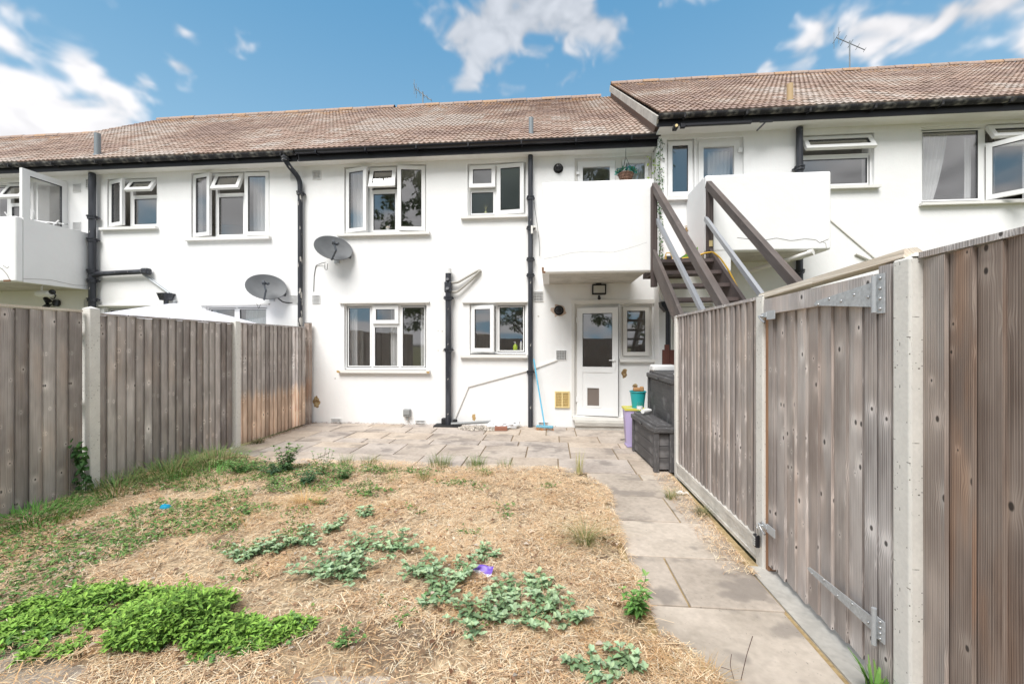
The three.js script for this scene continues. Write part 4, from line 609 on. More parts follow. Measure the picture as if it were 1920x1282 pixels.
function aerial(label, x, y, z, h, s) { const t = thing('roof_aerial', label, 'aerial', x, y, z, 'television aerials on the ridges'); mesh('mast', rod([0, -.1, 0], [0, h, 0], .018), M.leadPipe, t); mesh('boom', rod([-.45 * s, h + .12, 0], [.5 * s, h - .28, 0], .012), M.leadPipe, t); const el = []; for (let i = 0; i < 5; i++) { const k = i / 4, l = .06 + .1 * (1 - k); el.push(rod([mix(-.45, .5, k) * s, mix(h + .12, h - .28, k) - l * .4, -l], [mix(-.45, .5, k) * s, mix(h + .12, h - .28, k) + l * .4, l], .006)); } mesh('elements', el, M.leadPipe, t); mesh('reflector', [rod([-.45 * s, h - .12, -.1], [-.45 * s, h + .34, -.1], .007), rod([-.45 * s, h - .12, .1], [-.45 * s, h + .34, .1], .007)], M.leadPipe, t); return t; }
aerial('thin television aerial on the middle ridge', -4.0, 8.95, -12.95, .5, .55); aerial('tall television aerial on the right ridge', 8.55, 9.05, -12.9, 1.15, .8);
{ const t = thing('security_camera', 'black security camera under the left end of the right eaves', 'camera', 2.02, 5.02, RWALL + .33); mesh('camera_body', rbox(.07, .06, .12, .012, 0, 0, .02), M.blackPlastic, t); mesh('camera_lens', new THREE.CylinderGeometry(.022, .022, .02, 14).rotateX(Q).translate(.0, 0, .088), M.cream, t); mesh('camera_arm', rod([0, .03, 0], [-.04, .09, -.03], .012), M.blackPlastic, t); }
obj('awning_bar', 'long black folded awning bar fixed below the right gutter', 'awning bar', [rbox(1.05, .045, .05, .01, 0, 0, 0), rbox(.08, .07, .06, .01, -.54, -.01, 0)], M.blackPlastic, 2.68, 5.055, RWALL + .345);
obj('hook_bracket', 'black angled hook bracket under the right gutter', 'bracket', [rod([0, 0, 0], [-.14, -.14, .03], .012), rbox(.2, .03, .03, .006, .02, .015, 0)], M.blackPlastic, 3.42, 5.05, RWALL + .33);
{ const t = thing('gas_canister_lamp', 'white bullet-shaped lamp hanging under the left balcony', 'lamp', -9.5, 2.46, -7.1); mesh('shell', new THREE.CapsuleGeometry(.06, .22, 6, 14).rotateZ(Q), M.white, t); mesh('hanger', rod([-.05, .04, 0], [-.06, .16, 0], .014), M.white, t); mesh('nose', [new THREE.SphereGeometry(.05, 12, 10).translate(.17, .03, 0), tube([[.2, .02, 0], [.24, -.04, 0], [.2, -.1, 0], [.14, -.09, 0]], .012, 16, 6)], M.blackPlastic, t); }
{ const t = thing('twin_spotlight', 'black twin spotlight on the wall under the left balcony', 'spotlight', -10.05, 2.35, WALL + .03); mesh('base', new THREE.CylinderGeometry(.07, .07, .05, 16).rotateX(Q), M.blackPlastic, t); mesh('spot_head', [new THREE.CylinderGeometry(.04, .055, .1, 14).rotateZ(.8).translate(-.14, .06, .06), new THREE.CylinderGeometry(.04, .055, .1, 14).rotateZ(-.8).translate(-.14, -.07, .06)], M.blackPlastic, t); mesh('arms', [rod([0, 0, .02], [-.12, .05, .06], .014), rod([0, 0, .02], [-.12, -.06, .06], .014)], M.blackPlastic, t); }
{ const t = thing('clothes_airer', 'folding white clothes airer standing on the left balcony', 'clothes airer', -9.75, 2.8, -7.05); mesh('legs', [rod([-.3, 0, -.2], [.3, 1.15, .15], .012), rod([.3, 0, -.2], [-.3, 1.15, .15], .012), rod([-.3, 0, .25], [.3, 1.1, -.25], .012)], M.white, t); mesh('rails', [-.25, -.1, .05, .2].map((z, i) => rod([-.42, 1.14 - i * .03, z], [.45, 1.02 - i * .03, z], .008)), M.white, t); mesh('corner_caps', [[-.42, 1.14, -.25], [.45, 1.02, -.25], [-.42, 1.05, .2], [.45, .93, .2]].map(p => rbox(.06, .025, .03, .006, ...p)), M.greyPlastic, t); }
{ const t = thing('yellow_cloth', 'yellow cloth laid over the left balcony parapet', 'cloth', -9.75, 3.742, -6.56); const g = new THREE.PlaneGeometry(.22, .2, 10, 10).rotateX(-Q), p = g.attributes.position; for (let i = 0; i < p.count; i++) { const z = p.getZ(i); p.setY(i, .012 + .006 * Math.sin(p.getX(i) * 40) - (z > .055 ? (z - .055) * 1.2 : 0)); } g.computeVertexNormals(); mesh('cloth_sheet', g, std({ color: lin(.75, .6, .08), roughness: .9 }), t); }
{ const t = thing('patio_parasol', 'white open parasol whose top shows over the left fence', 'parasol', -6.2, 0, -6.45); const R = 1.42, n = 8, P = [], I = []; P.push(0, 2.19, 0); for (let k = 1; k <= 5; k++) for (let i = 0; i < n * 4; i++) { const a = i / (n * 4) * 6.283, sag = Math.abs(Math.cos(a * n / 2)); const r = R * k / 5 * (.93 + .07 * sag); P.push(Math.cos(a) * r, 2.19 - .37 * Math.pow(k / 5, 1.12) - .02 * (1 - sag) * k / 5, Math.sin(a) * r); } const m = n * 4; for (let i = 0; i < m; i++) { I.push(0, 1 + (i + 1) % m, 1 + i); for (let k = 0; k < 4; k++) { const a = 1 + k * m + i, b = 1 + k * m + (i + 1) % m; I.push(a, b, a + m, b, b + m, a + m); } } const g = new THREE.BufferGeometry(); g.setAttribute('position', new THREE.Float32BufferAttribute(P, 3)); g.setIndex(I); g.computeVertexNormals(); mesh('canopy', g, std({ color: lin(.72, .72, .78), roughness: .8 }), t); mesh('pole', rod([0, 0, 0], [0, 2.2, 0], .022), M.greyPlastic, t); mesh('finial', new THREE.SphereGeometry(.03, 12, 8).translate(0, 2.21, 0), M.greyPlastic, t); mesh('base', new THREE.CylinderGeometry(.24, .26, .07, 20).translate(0, .0, 0), M.concreteRaw, t); mesh('rib', [...Array(n).keys()].map(i => { const a = (i + .0) / n * 6.283; return rod([0, 2.12, 0], [Math.cos(a) * R * .97, 1.8, Math.sin(a) * R * .97], .007); }), M.greyPlastic, t); }

// ------------------------------------------------------------------ things on the patio
{ const t = thing('broom', 'blue-handled broom with orange and blue bristles leaning on the soil pipe', 'broom', -.1, 0, -7.42); mesh('stick', rod([.0, .07, 0], [-.2, 1.24, -.2], .013), std({ color: lin(.13, .5, .72), roughness: .4 }), t); mesh('head', rbox(.3, .045, .06, .012, 0, .06, 0).rotateY(-.15), std({ color: lin(.16, .4, .52), roughness: .5 }), t); const br = []; const q = mulberry(8); for (let i = 0; i < 60; i++) { const x = (i % 20 - 9.5) * .0145; br.push(rod([x, .05, (q() - .5) * .05], [x * 1.12 + (q() - .5) * .02, .002, (q() - .5) * .1], .004, .003, 4)); } mesh('bristles', br, std({ color: lin(.65, .27, .06), roughness: .8 }), t); }
{ const t = thing('crumpled_sack', 'crumpled white plastic sack lying against the wall', 'sack', -.86, 0, -7.55); const g = new THREE.IcosahedronGeometry(.2, 4), p = g.attributes.position; const v = new THREE.Vector3(); for (let i = 0; i < p.count; i++) { v.fromBufferAttribute(p, i).normalize(); const n = fbm(v.x * 2.6 + 5, v.y * 2.6 + v.z * 3.1 + 8, 4, 256, 4), k = .72 + .75 * Math.abs(n - .5) * 2; v.multiplyScalar(.2 * k); p.setXYZ(i, v.x * 1.45 + v.y * .3, Math.max(0, v.y * .62 + .06), v.z * .9); } g.computeVertexNormals(); mesh('sack_skin', g, std({ color: lin(.74, .75, .77), roughness: .5 }), t); }
obj('brick', 'loose red brick lying on the patio by the white sack', 'brick', rbox(.22, .065, .1, .006), std({ map: tex(128, 128, (u, v) => { const n = fbm(u * 20, v * 20, 3, 20, 2); return mix3([.2, .08, .05], [.4, .19, .13], n); }, 4, 4), roughness: .95 }), -.86, .034, -7.32).rotation.y = .12;
obj('loose_pipe', 'grey length of loose pipe lying on the rubble', 'pipe', rod([-.38, .06, .02], [.38, .1, -.06], .025, .025, 12), M.greyPlastic, -1.42, .0, -7.55);
{ const n = 700, g = new THREE.DodecahedronGeometry(.014, 0), im = new THREE.InstancedMesh(g, std({ roughness: .95 }), n), m = new THREE.Matrix4(); im.name = numbered('gravel_heap'); im.castShadow = im.receiveShadow = true; const q = mulberry(91); for (let i = 0; i < n; i++) { const a = q() * 6.28, r = Math.sqrt(q()) * .36, x = Math.cos(a) * r * 1.25, z = Math.sin(a) * r * .52, k = .5 + q() * 1.1; m.makeRotationFromEuler(new THREE.Euler(q() * 6, q() * 6, q() * 6)).scale(new THREE.Vector3(k, k * .7, k)); m.setPosition(-1.2 + x, .006 + Math.max(0, .05 - r * .13) * q(), -7.42 + z); im.setMatrixAt(i, m); const c = .3 + q() * .35; im.setColorAt(i, lin(c, c * .9, c * .78)); } scene.add(im); stuff(im); tag(im, 'small heap of pale gravel and rubble beside the waste pipe', 'gravel'); }
M.boxGrey = std({ map: tex(512, 512, (u, v) => { const n = fbm(u * 5, v * 60, 4, 60, 3), m = fbm(u * 5, v * 5, 3, 5, 6), d = vn(u * 120, v * 120, 120, 7); let k = .085 + (n - .5) * .06 + sst(.55, .75, m) * .08; if (d > .97) k += .06; return [k * 1.04, k, k * 1.02]; }, 1.4, 1.4), bumpMap: gtex(512, 512, (u, v) => fbm(u * 5, v * 60, 4, 60, 3), 1.4, 1.4), bumpScale: .004, roughness: .7 });
function deckBox(label, x, z, w, h, d, y = 0, lines = 3, ry = 0) {                 // long side along local x
  const t = thing('storage_box', label, 'storage box', x, y, z, 'dark grey plastic storage boxes'); t.rotation.y = ry; const ph = (h - .16) / lines;
  for (let i = 0; i < lines; i++) mesh('side_panel', [box(w - .07, ph - .006, d - .05, 0, .03 + ph * (i + .5), 0)], M.boxGrey, t);
  for (const s of [[-1, -1], [-1, 1], [1, -1], [1, 1]]) mesh('corner_post', rbox(.06, h - .1, .06, .01, s[0] * (w / 2 - .03), (h - .1) / 2, s[1] * (d / 2 - .03), 1), M.boxGrey, t);
  mesh('lid', [rbox(w + .03, .07, d + .03, .02, 0, h - .085, 0, 2), rbox(w - .04, .05, d - .04, .02, 0, h - .045, 0, 2)], M.boxGrey, t);
  mesh('lid_handle', rbox(.12, .02, .015, .005, 0, h - .09, d / 2 + .02), M.blackPlastic, t);
  return t;
}
deckBox('low dark grey storage box standing in front beside the fence', 1.30, -5.58, 1.04, .58, .24, 0, 3, -Q + .06);
deckBox('taller dark grey storage box standing behind the low one', 1.66, -5.78, 1.3, 1.14, .44, 0, 1, -Q);
{ const t = thing('lilac_crate', 'lilac plastic crate with a yellow rim behind the low storage box', 'crate', 1.22, 0, -6.36); const s = new THREE.CylinderGeometry(.19, .14, .55, 4, 1, true).rotateY(Math.PI / 4).translate(0, .285, 0); mesh('tub', [s, box(.22, .02, .22, 0, .02, 0)], std({ color: lin(.5, .42, .66), roughness: .5 }), t); mesh('rim', ring(-.145, .145, -.145, .145, .03, .03).map(g => g.rotateX(Q).translate(0, .56, 0)), std({ color: lin(.66, .6, .1), roughness: .5 }), t); mesh('contents', rbox(.23, .05, .23, .02, 0, .535, 0), std({ color: lin(.55, .55, .3), roughness: .9 }), t); }
{ const t = thing('teal_basket', 'teal plastic basket perched on the lilac crate', 'basket', 1.3, .562, -6.42); mesh('basket_body', [new THREE.CylinderGeometry(.115, .085, .24, 20, 1, true).translate(0, .12, 0), new THREE.CylinderGeometry(.085, .085, .012, 20).translate(0, .006, 0)], std({ color: lin(.02, .36, .38), roughness: .45 }), t); mesh('basket_rim', new THREE.TorusGeometry(.115, .01, 8, 24).rotateX(Q).translate(0, .24, 0), std({ color: lin(.02, .3, .33), roughness: .45 }), t); mesh('bits', [rbox(.1, .06, .08, .02, -.02, .27, 0), rbox(.06, .08, .05, .02, .05, .28, .03)], std({ color: lin(.4, .22, .1), roughness: .9 }), t); }
{ const t = thing('jar', 'glass jar standing on the low storage box lid', 'jar', 1.24, .575, -6.0); mesh('jar_glass', new THREE.LatheGeometry([[0, .0], [.035, 0], [.04, .02], [.04, .09], [.03, .11], [.03, .125]].map(p => new THREE.Vector2(...p)), 20), new THREE.MeshPhysicalMaterial({ transmission: 1, thickness: 0, roughness: .05, color: lin(.92, .95, .93), side: THREE.DoubleSide }), t); mesh('jar_label', new THREE.CylinderGeometry(.0405, .0405, .04, 20, 1, true).translate(0, .05, 0), M.white, t); }
obj('white_bottle', 'white squeeze bottle lying on the low storage box lid', 'bottle', [rod([-.07, 0, 0], [.06, 0, 0], .03, .03, 14), rod([.06, 0, 0], [.1, 0, 0], .012, .018, 12)], M.white, 1.28, .61, -5.8).rotation.y = .7;
obj('white_tub', 'white plastic tub lying on the taller storage box', 'tub', [rbox(.34, .09, .22, .03, 0, 0, 0)], M.white, 1.62, 1.165, -6.25);
obj('paper_scrap', 'white scrap on the corner of the taller storage box', 'paper', rbox(.09, .02, .06, .006), M.white, 1.55, 1.14, -5.3);
{ const t = thing('hopper_pipe', 'black rainwater hopper with a downpipe beside the side window', 'hopper', 1.97, 0, -7.28); mesh('hopper_head', [plateShape([[-.13, .13], [.13, .13], [.12, .06], [.05, -.02], [-.05, -.02], [-.12, .06]], .18, .006).translate(0, 2.08, -.09)], M.blackPlastic, t); mesh('hopper_downpipe', rod([0, 0, 0], [0, 2.07, 0], .042, .042, 14), M.blackPlastic, t); mesh('inlet', tube([[-.06, 2.2, .0], [-.1, 2.32, -.01], [-.12, 2.44, -.03], [-.08, 2.6, -.05]], .02, 20, 8), M.upvcOld, t); }
{ const t = thing('timber_screen', 'dark red-brown timber screen beyond the storage boxes', 'screen', 1.96, 0, -6.75); for (let i = 0; i < 4; i++) mesh('board', box(.105, 1.42, .022, -.17 + i * .11, .71, rr(-.003, .003), i * .12, rnd()), M.woodRed, t); mesh('screen_post', box(.06, 1.5, .06, -.14, .75, -.045), M.woodRed, t); }
obj('blue_toy', 'small blue plastic toy on the patio by the door step', 'toy', [rbox(.1, .03, .05, .01, 0, 0, 0), rbox(.04, .025, .1, .008, .05, .0, .02)], std({ color: lin(.1, .38, .55), roughness: .5 }), 1.35, .02, -7.2);
obj('twig', 'thin dark twig on the patio near the lilac crate', 'twig', rod([-.1, .008, 0], [.12, .008, -.08], .006, .003, 6), M.blackMatt, 1.2, 0, -6.75);
// bottles standing on the inner sill of the small ground-floor window
{ const t = thing('soap_bottle', 'lime green pump bottle on the sill of the small lower window', 'bottle', -.66, 1.375, WALL - .17); mesh('bottle_body', new THREE.LatheGeometry([[0, 0], [.04, 0], [.042, .02], [.042, .1], [.02, .125], [.014, .14]].map(p => new THREE.Vector2(...p)), 18), std({ color: lin(.5, .68, .05), roughness: .3 }), t); mesh('pump', [rod([0, .14, 0], [0, .17, 0], .008), rbox(.04, .01, .012, .003, -.012, .172, 0)], M.white, t); }
{ const t = thing('spray_bottle', 'slim white bottle beside the lime pump bottle', 'bottle', -.55, 1.375, WALL - .17); mesh('bottle_body', new THREE.LatheGeometry([[0, 0], [.024, 0], [.024, .15], [.012, .165], [.012, .19], [0, .19]].map(p => new THREE.Vector2(...p)), 16), M.white, t); mesh('bottle_cap', rod([0, .19, 0], [0, .21, 0], .014), std({ color: lin(.1, .2, .5), roughness: .5 }), t); }
mesh('inner_sill', span(-1.49, -.45, 1.345, 1.373, WALL - .27, WALL - .13), M.upvc, mid);

// ------------------------------------------------------------------ plants
class Leaves {                                          // soup of folded leaves and stems with a colour each
  constructor() { this.p = []; this.c = []; }
  tri(a, b, c, col) { this.p.push(...a, ...b, ...c); for (let i = 0; i < 3; i++) this.c.push(...col); }
  leaf(o, dir, up, len, wid, col, droop = .25, fold = .25) {
    const d = dir, s = [d[1] * up[2] - d[2] * up[1], d[2] * up[0] - d[0] * up[2], d[0] * up[1] - d[1] * up[0]]; const sl = Math.hypot(...s) || 1; const S = s.map(v => v / sl * wid / 2), U = up;
    const pt = (t, k, h) => [o[0] + d[0] * len * t + S[0] * k + U[0] * h, o[1] + d[1] * len * t + S[1] * k + U[1] * h - droop * len * t * t, o[2] + d[2] * len * t + S[2] * k + U[2] * h];
    const f = wid * fold, a = pt(0, 0, 0), b = pt(.42, 1, f), c = pt(.42, -1, f), m = pt(.45, 0, 0), e = pt(1, 0, 0), b2 = pt(.75, .62, f * .6), c2 = pt(.75, -.62, f * .6);
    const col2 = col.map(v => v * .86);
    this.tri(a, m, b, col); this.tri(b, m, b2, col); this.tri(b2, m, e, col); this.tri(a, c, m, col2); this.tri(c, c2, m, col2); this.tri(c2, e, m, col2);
  }
  stem(a, b, r, col) { const dx = b[0] - a[0], dz = b[2] - a[2]; for (let k = 0; k < 3; k++) { const t = k * 2.094, u = (k + 1) * 2.094, A = [a[0] + Math.cos(t) * r, a[1], a[2] + Math.sin(t) * r], B = [a[0] + Math.cos(u) * r, a[1], a[2] + Math.sin(u) * r], C = [b[0] + Math.cos(t) * r * .6, b[1], b[2] + Math.sin(t) * r * .6], D = [b[0] + Math.cos(u) * r * .6, b[1], b[2] + Math.sin(u) * r * .6]; this.tri(A, B, C, col); this.tri(B, D, C, col); } }
  blade(o, dx, dz, h, w, bend, col) { const L = Math.hypot(dx, dz) || 1, sx = -dz / L * w / 2, sz = dx / L * w / 2; let pa = null; for (let k = 0; k <= 3; k++) { const t = k / 3, x = o[0] + dx * bend * t * t * h, z = o[2] + dz * bend * t * t * h, y = o[1] + h * t * (1 - .35 * bend * t), q = 1 - t * .9; const A = [x + sx * q, y, z + sz * q], B = [x - sx * q, y, z - sz * q]; if (pa) { this.tri(pa[0], pa[1], A, col); this.tri(pa[1], B, A, col); } pa = [A, B]; } }
  geo() { const g = new THREE.BufferGeometry(); g.setAttribute('position', new THREE.Float32BufferAttribute(this.p, 3)); g.setAttribute('color', new THREE.Float32BufferAttribute(this.c, 3)); g.computeVertexNormals(); return g; }
}
const leafMat = new THREE.MeshPhysicalMaterial({ vertexColors: true, roughness: .75, side: THREE.DoubleSide, transmission: 0 });
const jit = (c, q, a = .25) => { const k = 1 + (q() - .5) * 2 * a, w = (q() - .5) * .12; return [c[0] * k * (1 + w), c[1] * k, c[2] * k * (1 - w)]; };
// a many-stemmed weed: stems rise and spread, leaves all along them
function weed(name, label, cat, x, z, o, group, y = null) {
  const q = mulberry(Math.floor(x * 9973 + z * 7919 + 100000)), S = new Leaves(), F = new Leaves(), t = thing(name, label, cat, x, y ?? lawnY(x, z) - .005, z, group);
  for (let i = 0; i < o.stems; i++) {
    const a = q() * 6.283, lean = o.spread * (.25 + .75 * Math.sqrt(q())), h = o.h * (.6 + .5 * q()) * (1 - .35 * lean / (o.spread + .01)), bx = (q() - .5) * o.base, bz = (q() - .5) * o.base; let prev = [bx, 0, bz]; const n = o.nodes;
    for (let k = 1; k <= n; k++) {
      const s = k / n, cur = [bx + Math.cos(a) * lean * Math.pow(s, 1.3) + (q() - .5) * .01, h * s, bz + Math.sin(a) * lean * Math.pow(s, 1.3) + (q() - .5) * .01];
      S.stem(prev, cur, o.sr || .0022, o.stemCol || [.12, .16, .05]);
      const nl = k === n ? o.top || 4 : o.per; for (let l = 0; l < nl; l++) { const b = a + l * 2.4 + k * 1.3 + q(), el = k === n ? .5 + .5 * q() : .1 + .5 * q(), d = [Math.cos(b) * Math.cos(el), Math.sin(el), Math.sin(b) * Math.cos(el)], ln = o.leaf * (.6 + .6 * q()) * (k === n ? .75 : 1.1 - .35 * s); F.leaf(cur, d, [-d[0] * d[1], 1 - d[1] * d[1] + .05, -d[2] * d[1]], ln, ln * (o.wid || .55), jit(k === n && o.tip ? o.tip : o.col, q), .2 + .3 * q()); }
      prev = cur;
    }
  }
  mesh('stems', S.geo(), leafMat, t); mesh('foliage', F.geo(), leafMat, t); return t;
}
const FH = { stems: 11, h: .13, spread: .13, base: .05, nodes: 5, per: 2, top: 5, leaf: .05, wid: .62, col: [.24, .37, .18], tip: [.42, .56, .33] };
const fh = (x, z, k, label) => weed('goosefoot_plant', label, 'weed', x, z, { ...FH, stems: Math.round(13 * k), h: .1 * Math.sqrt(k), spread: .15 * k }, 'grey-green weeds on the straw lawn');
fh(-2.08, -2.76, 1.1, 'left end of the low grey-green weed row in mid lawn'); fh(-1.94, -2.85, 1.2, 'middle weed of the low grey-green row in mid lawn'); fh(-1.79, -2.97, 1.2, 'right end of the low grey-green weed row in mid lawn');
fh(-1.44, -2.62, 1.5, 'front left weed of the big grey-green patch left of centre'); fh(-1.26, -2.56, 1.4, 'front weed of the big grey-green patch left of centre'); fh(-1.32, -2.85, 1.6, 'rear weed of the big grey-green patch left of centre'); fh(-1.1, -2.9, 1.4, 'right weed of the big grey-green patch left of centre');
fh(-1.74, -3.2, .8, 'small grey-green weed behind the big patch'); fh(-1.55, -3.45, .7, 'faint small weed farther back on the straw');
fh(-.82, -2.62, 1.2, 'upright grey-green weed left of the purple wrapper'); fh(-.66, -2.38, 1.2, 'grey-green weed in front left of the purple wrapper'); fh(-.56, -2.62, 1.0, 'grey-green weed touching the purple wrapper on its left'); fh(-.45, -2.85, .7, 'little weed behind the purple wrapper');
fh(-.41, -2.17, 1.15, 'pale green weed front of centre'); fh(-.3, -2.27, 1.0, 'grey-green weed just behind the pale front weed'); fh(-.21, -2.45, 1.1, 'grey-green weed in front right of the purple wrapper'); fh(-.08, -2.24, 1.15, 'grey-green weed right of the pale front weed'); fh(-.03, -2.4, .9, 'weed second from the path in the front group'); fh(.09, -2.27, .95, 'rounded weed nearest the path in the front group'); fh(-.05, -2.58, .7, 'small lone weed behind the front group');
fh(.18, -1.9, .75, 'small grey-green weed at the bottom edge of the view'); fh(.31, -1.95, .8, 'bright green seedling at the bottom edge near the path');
const BK = { stems: 12, h: .26, spread: .13, base: .07, nodes: 7, per: 2, top: 5, leaf: .05, wid: .45, col: [.1, .2, .06], tip: [.22, .36, .12] };
weed('tall_weed', 'bushy green weed at the left end of the patio edge', 'weed', -3.5, -4.5, { ...BK, stems: 22, spread: .24, h: .24, col: [.11, .24, .06] }, 'tall weeds along the patio edge');
weed('tall_weed', 'tallest weed with big pale leaves at the patio edge', 'weed', -3.03, -4.62, { ...BK, h: .38, spread: .15, stems: 16, leaf: .07 }, 'tall weeds along the patio edge');
weed('tall_weed', 'dark low bush at the foot of the tallest weed', 'weed', -3.12, -4.5, { ...BK, h: .17, spread: .2, stems: 18, col: [.06, .13, .06], tip: [.1, .2, .08] }, 'tall weeds along the patio edge');
weed('tall_weed', 'thin flowering weed right of the tallest one', 'weed', -2.54, -4.5, { ...BK, h: .36, spread: .09, stems: 9, leaf: .04 }, 'tall weeds along the patio edge');
weed('tall_weed', 'dark bushy weed in front of the thin flowering one', 'weed', -2.55, -4.2, { ...BK, h: .2, spread: .16, stems: 16, col: [.06, .14, .06], tip: [.12, .22, .1] }, 'tall weeds along the patio edge');
weed('tall_weed', 'soft mid-green weed right of the dark bushy one', 'weed', -2.25, -4.42, { ...BK, h: .19, spread: .17, stems: 16, leaf: .042 }, 'tall weeds along the patio edge');
weed('tall_weed', 'weed with red stems hanging over the path edge, nearest the gate', 'weed', .47, -2.36, { stems: 8, h: .27, spread: .11, base: .05, nodes: 8, per: 2, top: 3, leaf: .058, wid: .5, col: [.17, .36, .08], tip: [.26, .44, .13], stemCol: [.16, .1, .06] });
for (const [x, z, l] of [[-2.64, -3.43, 'small grey-green weed behind the blue scrap'], [-2.09, -3.66, 'small weed by the dried orange grass'], [-1.3, -2.0, 'fresh green seedling left of the brown scorched patch'], [-1.0, -1.97, 'trailing green seedling at the brown scorched patch'], [-2.85, -4.15, 'little bright weed in front of the dark low bush'], [-1.8, -4.0, 'small yellow-green weed in the middle of the straw']]) weed('small_weed', l, 'weed', x, z, { ...FH, stems: 8, h: .08, spread: .1, leaf: .03, col: [.13, .26, .07], tip: [.2, .36, .1] }, 'small scattered weeds');
// the large bright clump at the lower left
{
  const q = mulberry(404), S = new Leaves(), F = new Leaves(), t = thing('lucerne_clump', 'large bright green leafy clump at the lower left of the lawn', 'plant', -1.95, 0, -2.02);
  const cl0 = []; const add = (n, x0, x1, z0, z1, h0, h1, r) => { for (let i = 0; i < n; i++) { const a = q() * 6.28, k = Math.sqrt(q()); cl0.push([(x0 + x1) / 2 + Math.cos(a) * k * (x1 - x0) / 2, (z0 + z1) / 2 + Math.sin(a) * k * (z1 - z0) / 2, mix(h0, h1, q()) * (1.1 - .55 * k), r * (.8 + .5 * q())]); } };
  add(26, -.24, .36, -.16, .17, .12, .2, .075); add(20, -.9, -.15, -.24, .06, .035, .1, .07); add(12, .3, .74, -.08, .14, .03, .06, .05); add(22, -1.0, .7, -.2, .26, .02, .045, .04); add(9, -1.15, -.7, -.1, .2, .025, .05, .05);
  for (const [cx, cz, h0, cr] of cl0) for (let i = 0; i < 46; i++) {
    const a = q() * 6.28, r = Math.sqrt(q()) * cr, x = cx + Math.cos(a) * r, z = cz + Math.sin(a) * r, h = h0 * (1 - .45 * (r / cr) ** 2) * (.6 + .55 * q()) * (q() < .1 ? 1.35 : 1), n = h > .12 ? 4 : h > .06 ? 3 : 2, y0 = lawnY(x - 1.95, z - 2.02), ox = Math.cos(a) * r * .35, oz = Math.sin(a) * r * .35;
    S.stem([x, y0 - .01, z], [x + ox, y0 + h, z + oz], .0014, [.12, .18, .05]);
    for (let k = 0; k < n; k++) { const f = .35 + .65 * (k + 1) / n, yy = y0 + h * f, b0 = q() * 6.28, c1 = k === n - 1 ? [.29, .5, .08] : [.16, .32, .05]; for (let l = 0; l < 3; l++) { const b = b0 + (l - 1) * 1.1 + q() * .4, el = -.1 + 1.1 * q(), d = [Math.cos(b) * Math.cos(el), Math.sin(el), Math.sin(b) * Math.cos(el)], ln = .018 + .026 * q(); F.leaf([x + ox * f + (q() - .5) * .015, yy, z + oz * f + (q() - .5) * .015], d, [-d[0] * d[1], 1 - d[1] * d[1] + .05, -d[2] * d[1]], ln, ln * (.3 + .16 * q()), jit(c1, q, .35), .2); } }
  }
  mesh('stems', S.geo(), leafMat, t); mesh('foliage', F.geo(), leafMat, t);
}
// ivy at the fence post and the climber on the house corner
function climber(label, x, y, z, path, n, sz, cols, seed) { const q = mulberry(seed), S = new Leaves(), F = new Leaves(), t = thing('climbing_ivy', label, 'ivy', x, y, z); for (let i = 1; i < path.length; i++) S.stem(path[i - 1], path[i], .005, [.1, .08, .05]); for (let i = 0; i < n; i++) { const k = q() * (path.length - 1), a = Math.floor(k), f = k - a, A = path[a], B = path[a + 1], o = [mix(A[0], B[0], f) + (q() - .5) * sz * 3, mix(A[1], B[1], f) + (q() - .5) * sz * 2, mix(A[2], B[2], f) + q() * sz]; const b = q() * 6.28, d = [Math.cos(b) * .7, -.3 - .4 * q(), Math.sin(b) * .7]; F.leaf(o, d, [0, .5, .8], sz * (.7 + .6 * q()), sz * .9, jit(cols[Math.floor(q() * cols.length)], q), .1); } mesh('vine', S.geo(), leafMat, t); mesh('foliage', F.geo(), leafMat, t); }
climber('ivy climbing the foot of the left fence beside the concrete post', -4.53, 0, -3.72, [[0, 0, 0], [.01, .2, .0], [-.01, .38, .02], [.0, .55, .03]], 130, .05, [[.045, .12, .03], [.07, .17, .04]], 6);
climber('dark green trailing vine on the corner of the right house', 1.86, 2.9, RWALL + .01, [[0, 0, 0], [.01, .5, 0], [-.01, 1.0, .01], [.0, 1.5, .0], [.01, 2.1, .02]], 240, .035, [[.03, .085, .025], [.05, .13, .035], [.12, .22, .06]], 7);
climber('yellow-green leaf sprays hanging in the corner under the middle eaves', 1.79, 4.0, WALL + .06, [[.0, .05, 0], [.01, .3, 0], [-.01, .6, .02], [.0, .88, .05]], 34, .06, [[.3, .38, .06], [.2, .3, .06]], 8);
// grass tufts
function tuft(label, x, z, n, r, h, cols, w = .004, bend = .6, name = 'grass_tuft', y = null) { const q = mulberry(Math.floor(x * 3331 + z * 771 + 90000)), F = new Leaves(); for (let i = 0; i < n; i++) { const a = q() * 6.28, k = Math.sqrt(q()) * r; F.blade([Math.cos(a) * k, 0, Math.sin(a) * k], Math.cos(a + q() - .5), Math.sin(a + q() - .5), h * (.5 + .6 * q()), w, bend * (.3 + q()), jit(cols[Math.floor(q() * cols.length)], q)); } const m = mesh(name, F.geo(), leafMat); m.position.set(x, y ?? lawnY(x, z) - .008, z); return tag(m, label, 'grass', 'grass tufts'); }
const GG = [[.11, .2, .05], [.16, .26, .07], [.3, .29, .11]], GD = [[.62, .42, .2], [.52, .33, .14], [.68, .52, .28]], GM = [[.2, .24, .07], [.42, .32, .13], [.14, .22, .06]];
tuft('green grass tuft at the patio edge left of centre', -2.5, -4.95, 130, .1, .16, GG); tuft('brownish grass tuft between the green ones at the patio edge', -2.2, -4.98, 130, .12, .13, GM); tuft('wide green grass tuft at the middle of the patio edge', -1.35, -5.08, 240, .15, .17, GG); tuft('green grass tuft right of the wide one at the patio edge', -.9, -5.1, 180, .13, .16, GG); tuft('sparse low tuft at the right of the patio edge', -.55, -5.1, 80, .12, .1, GM);
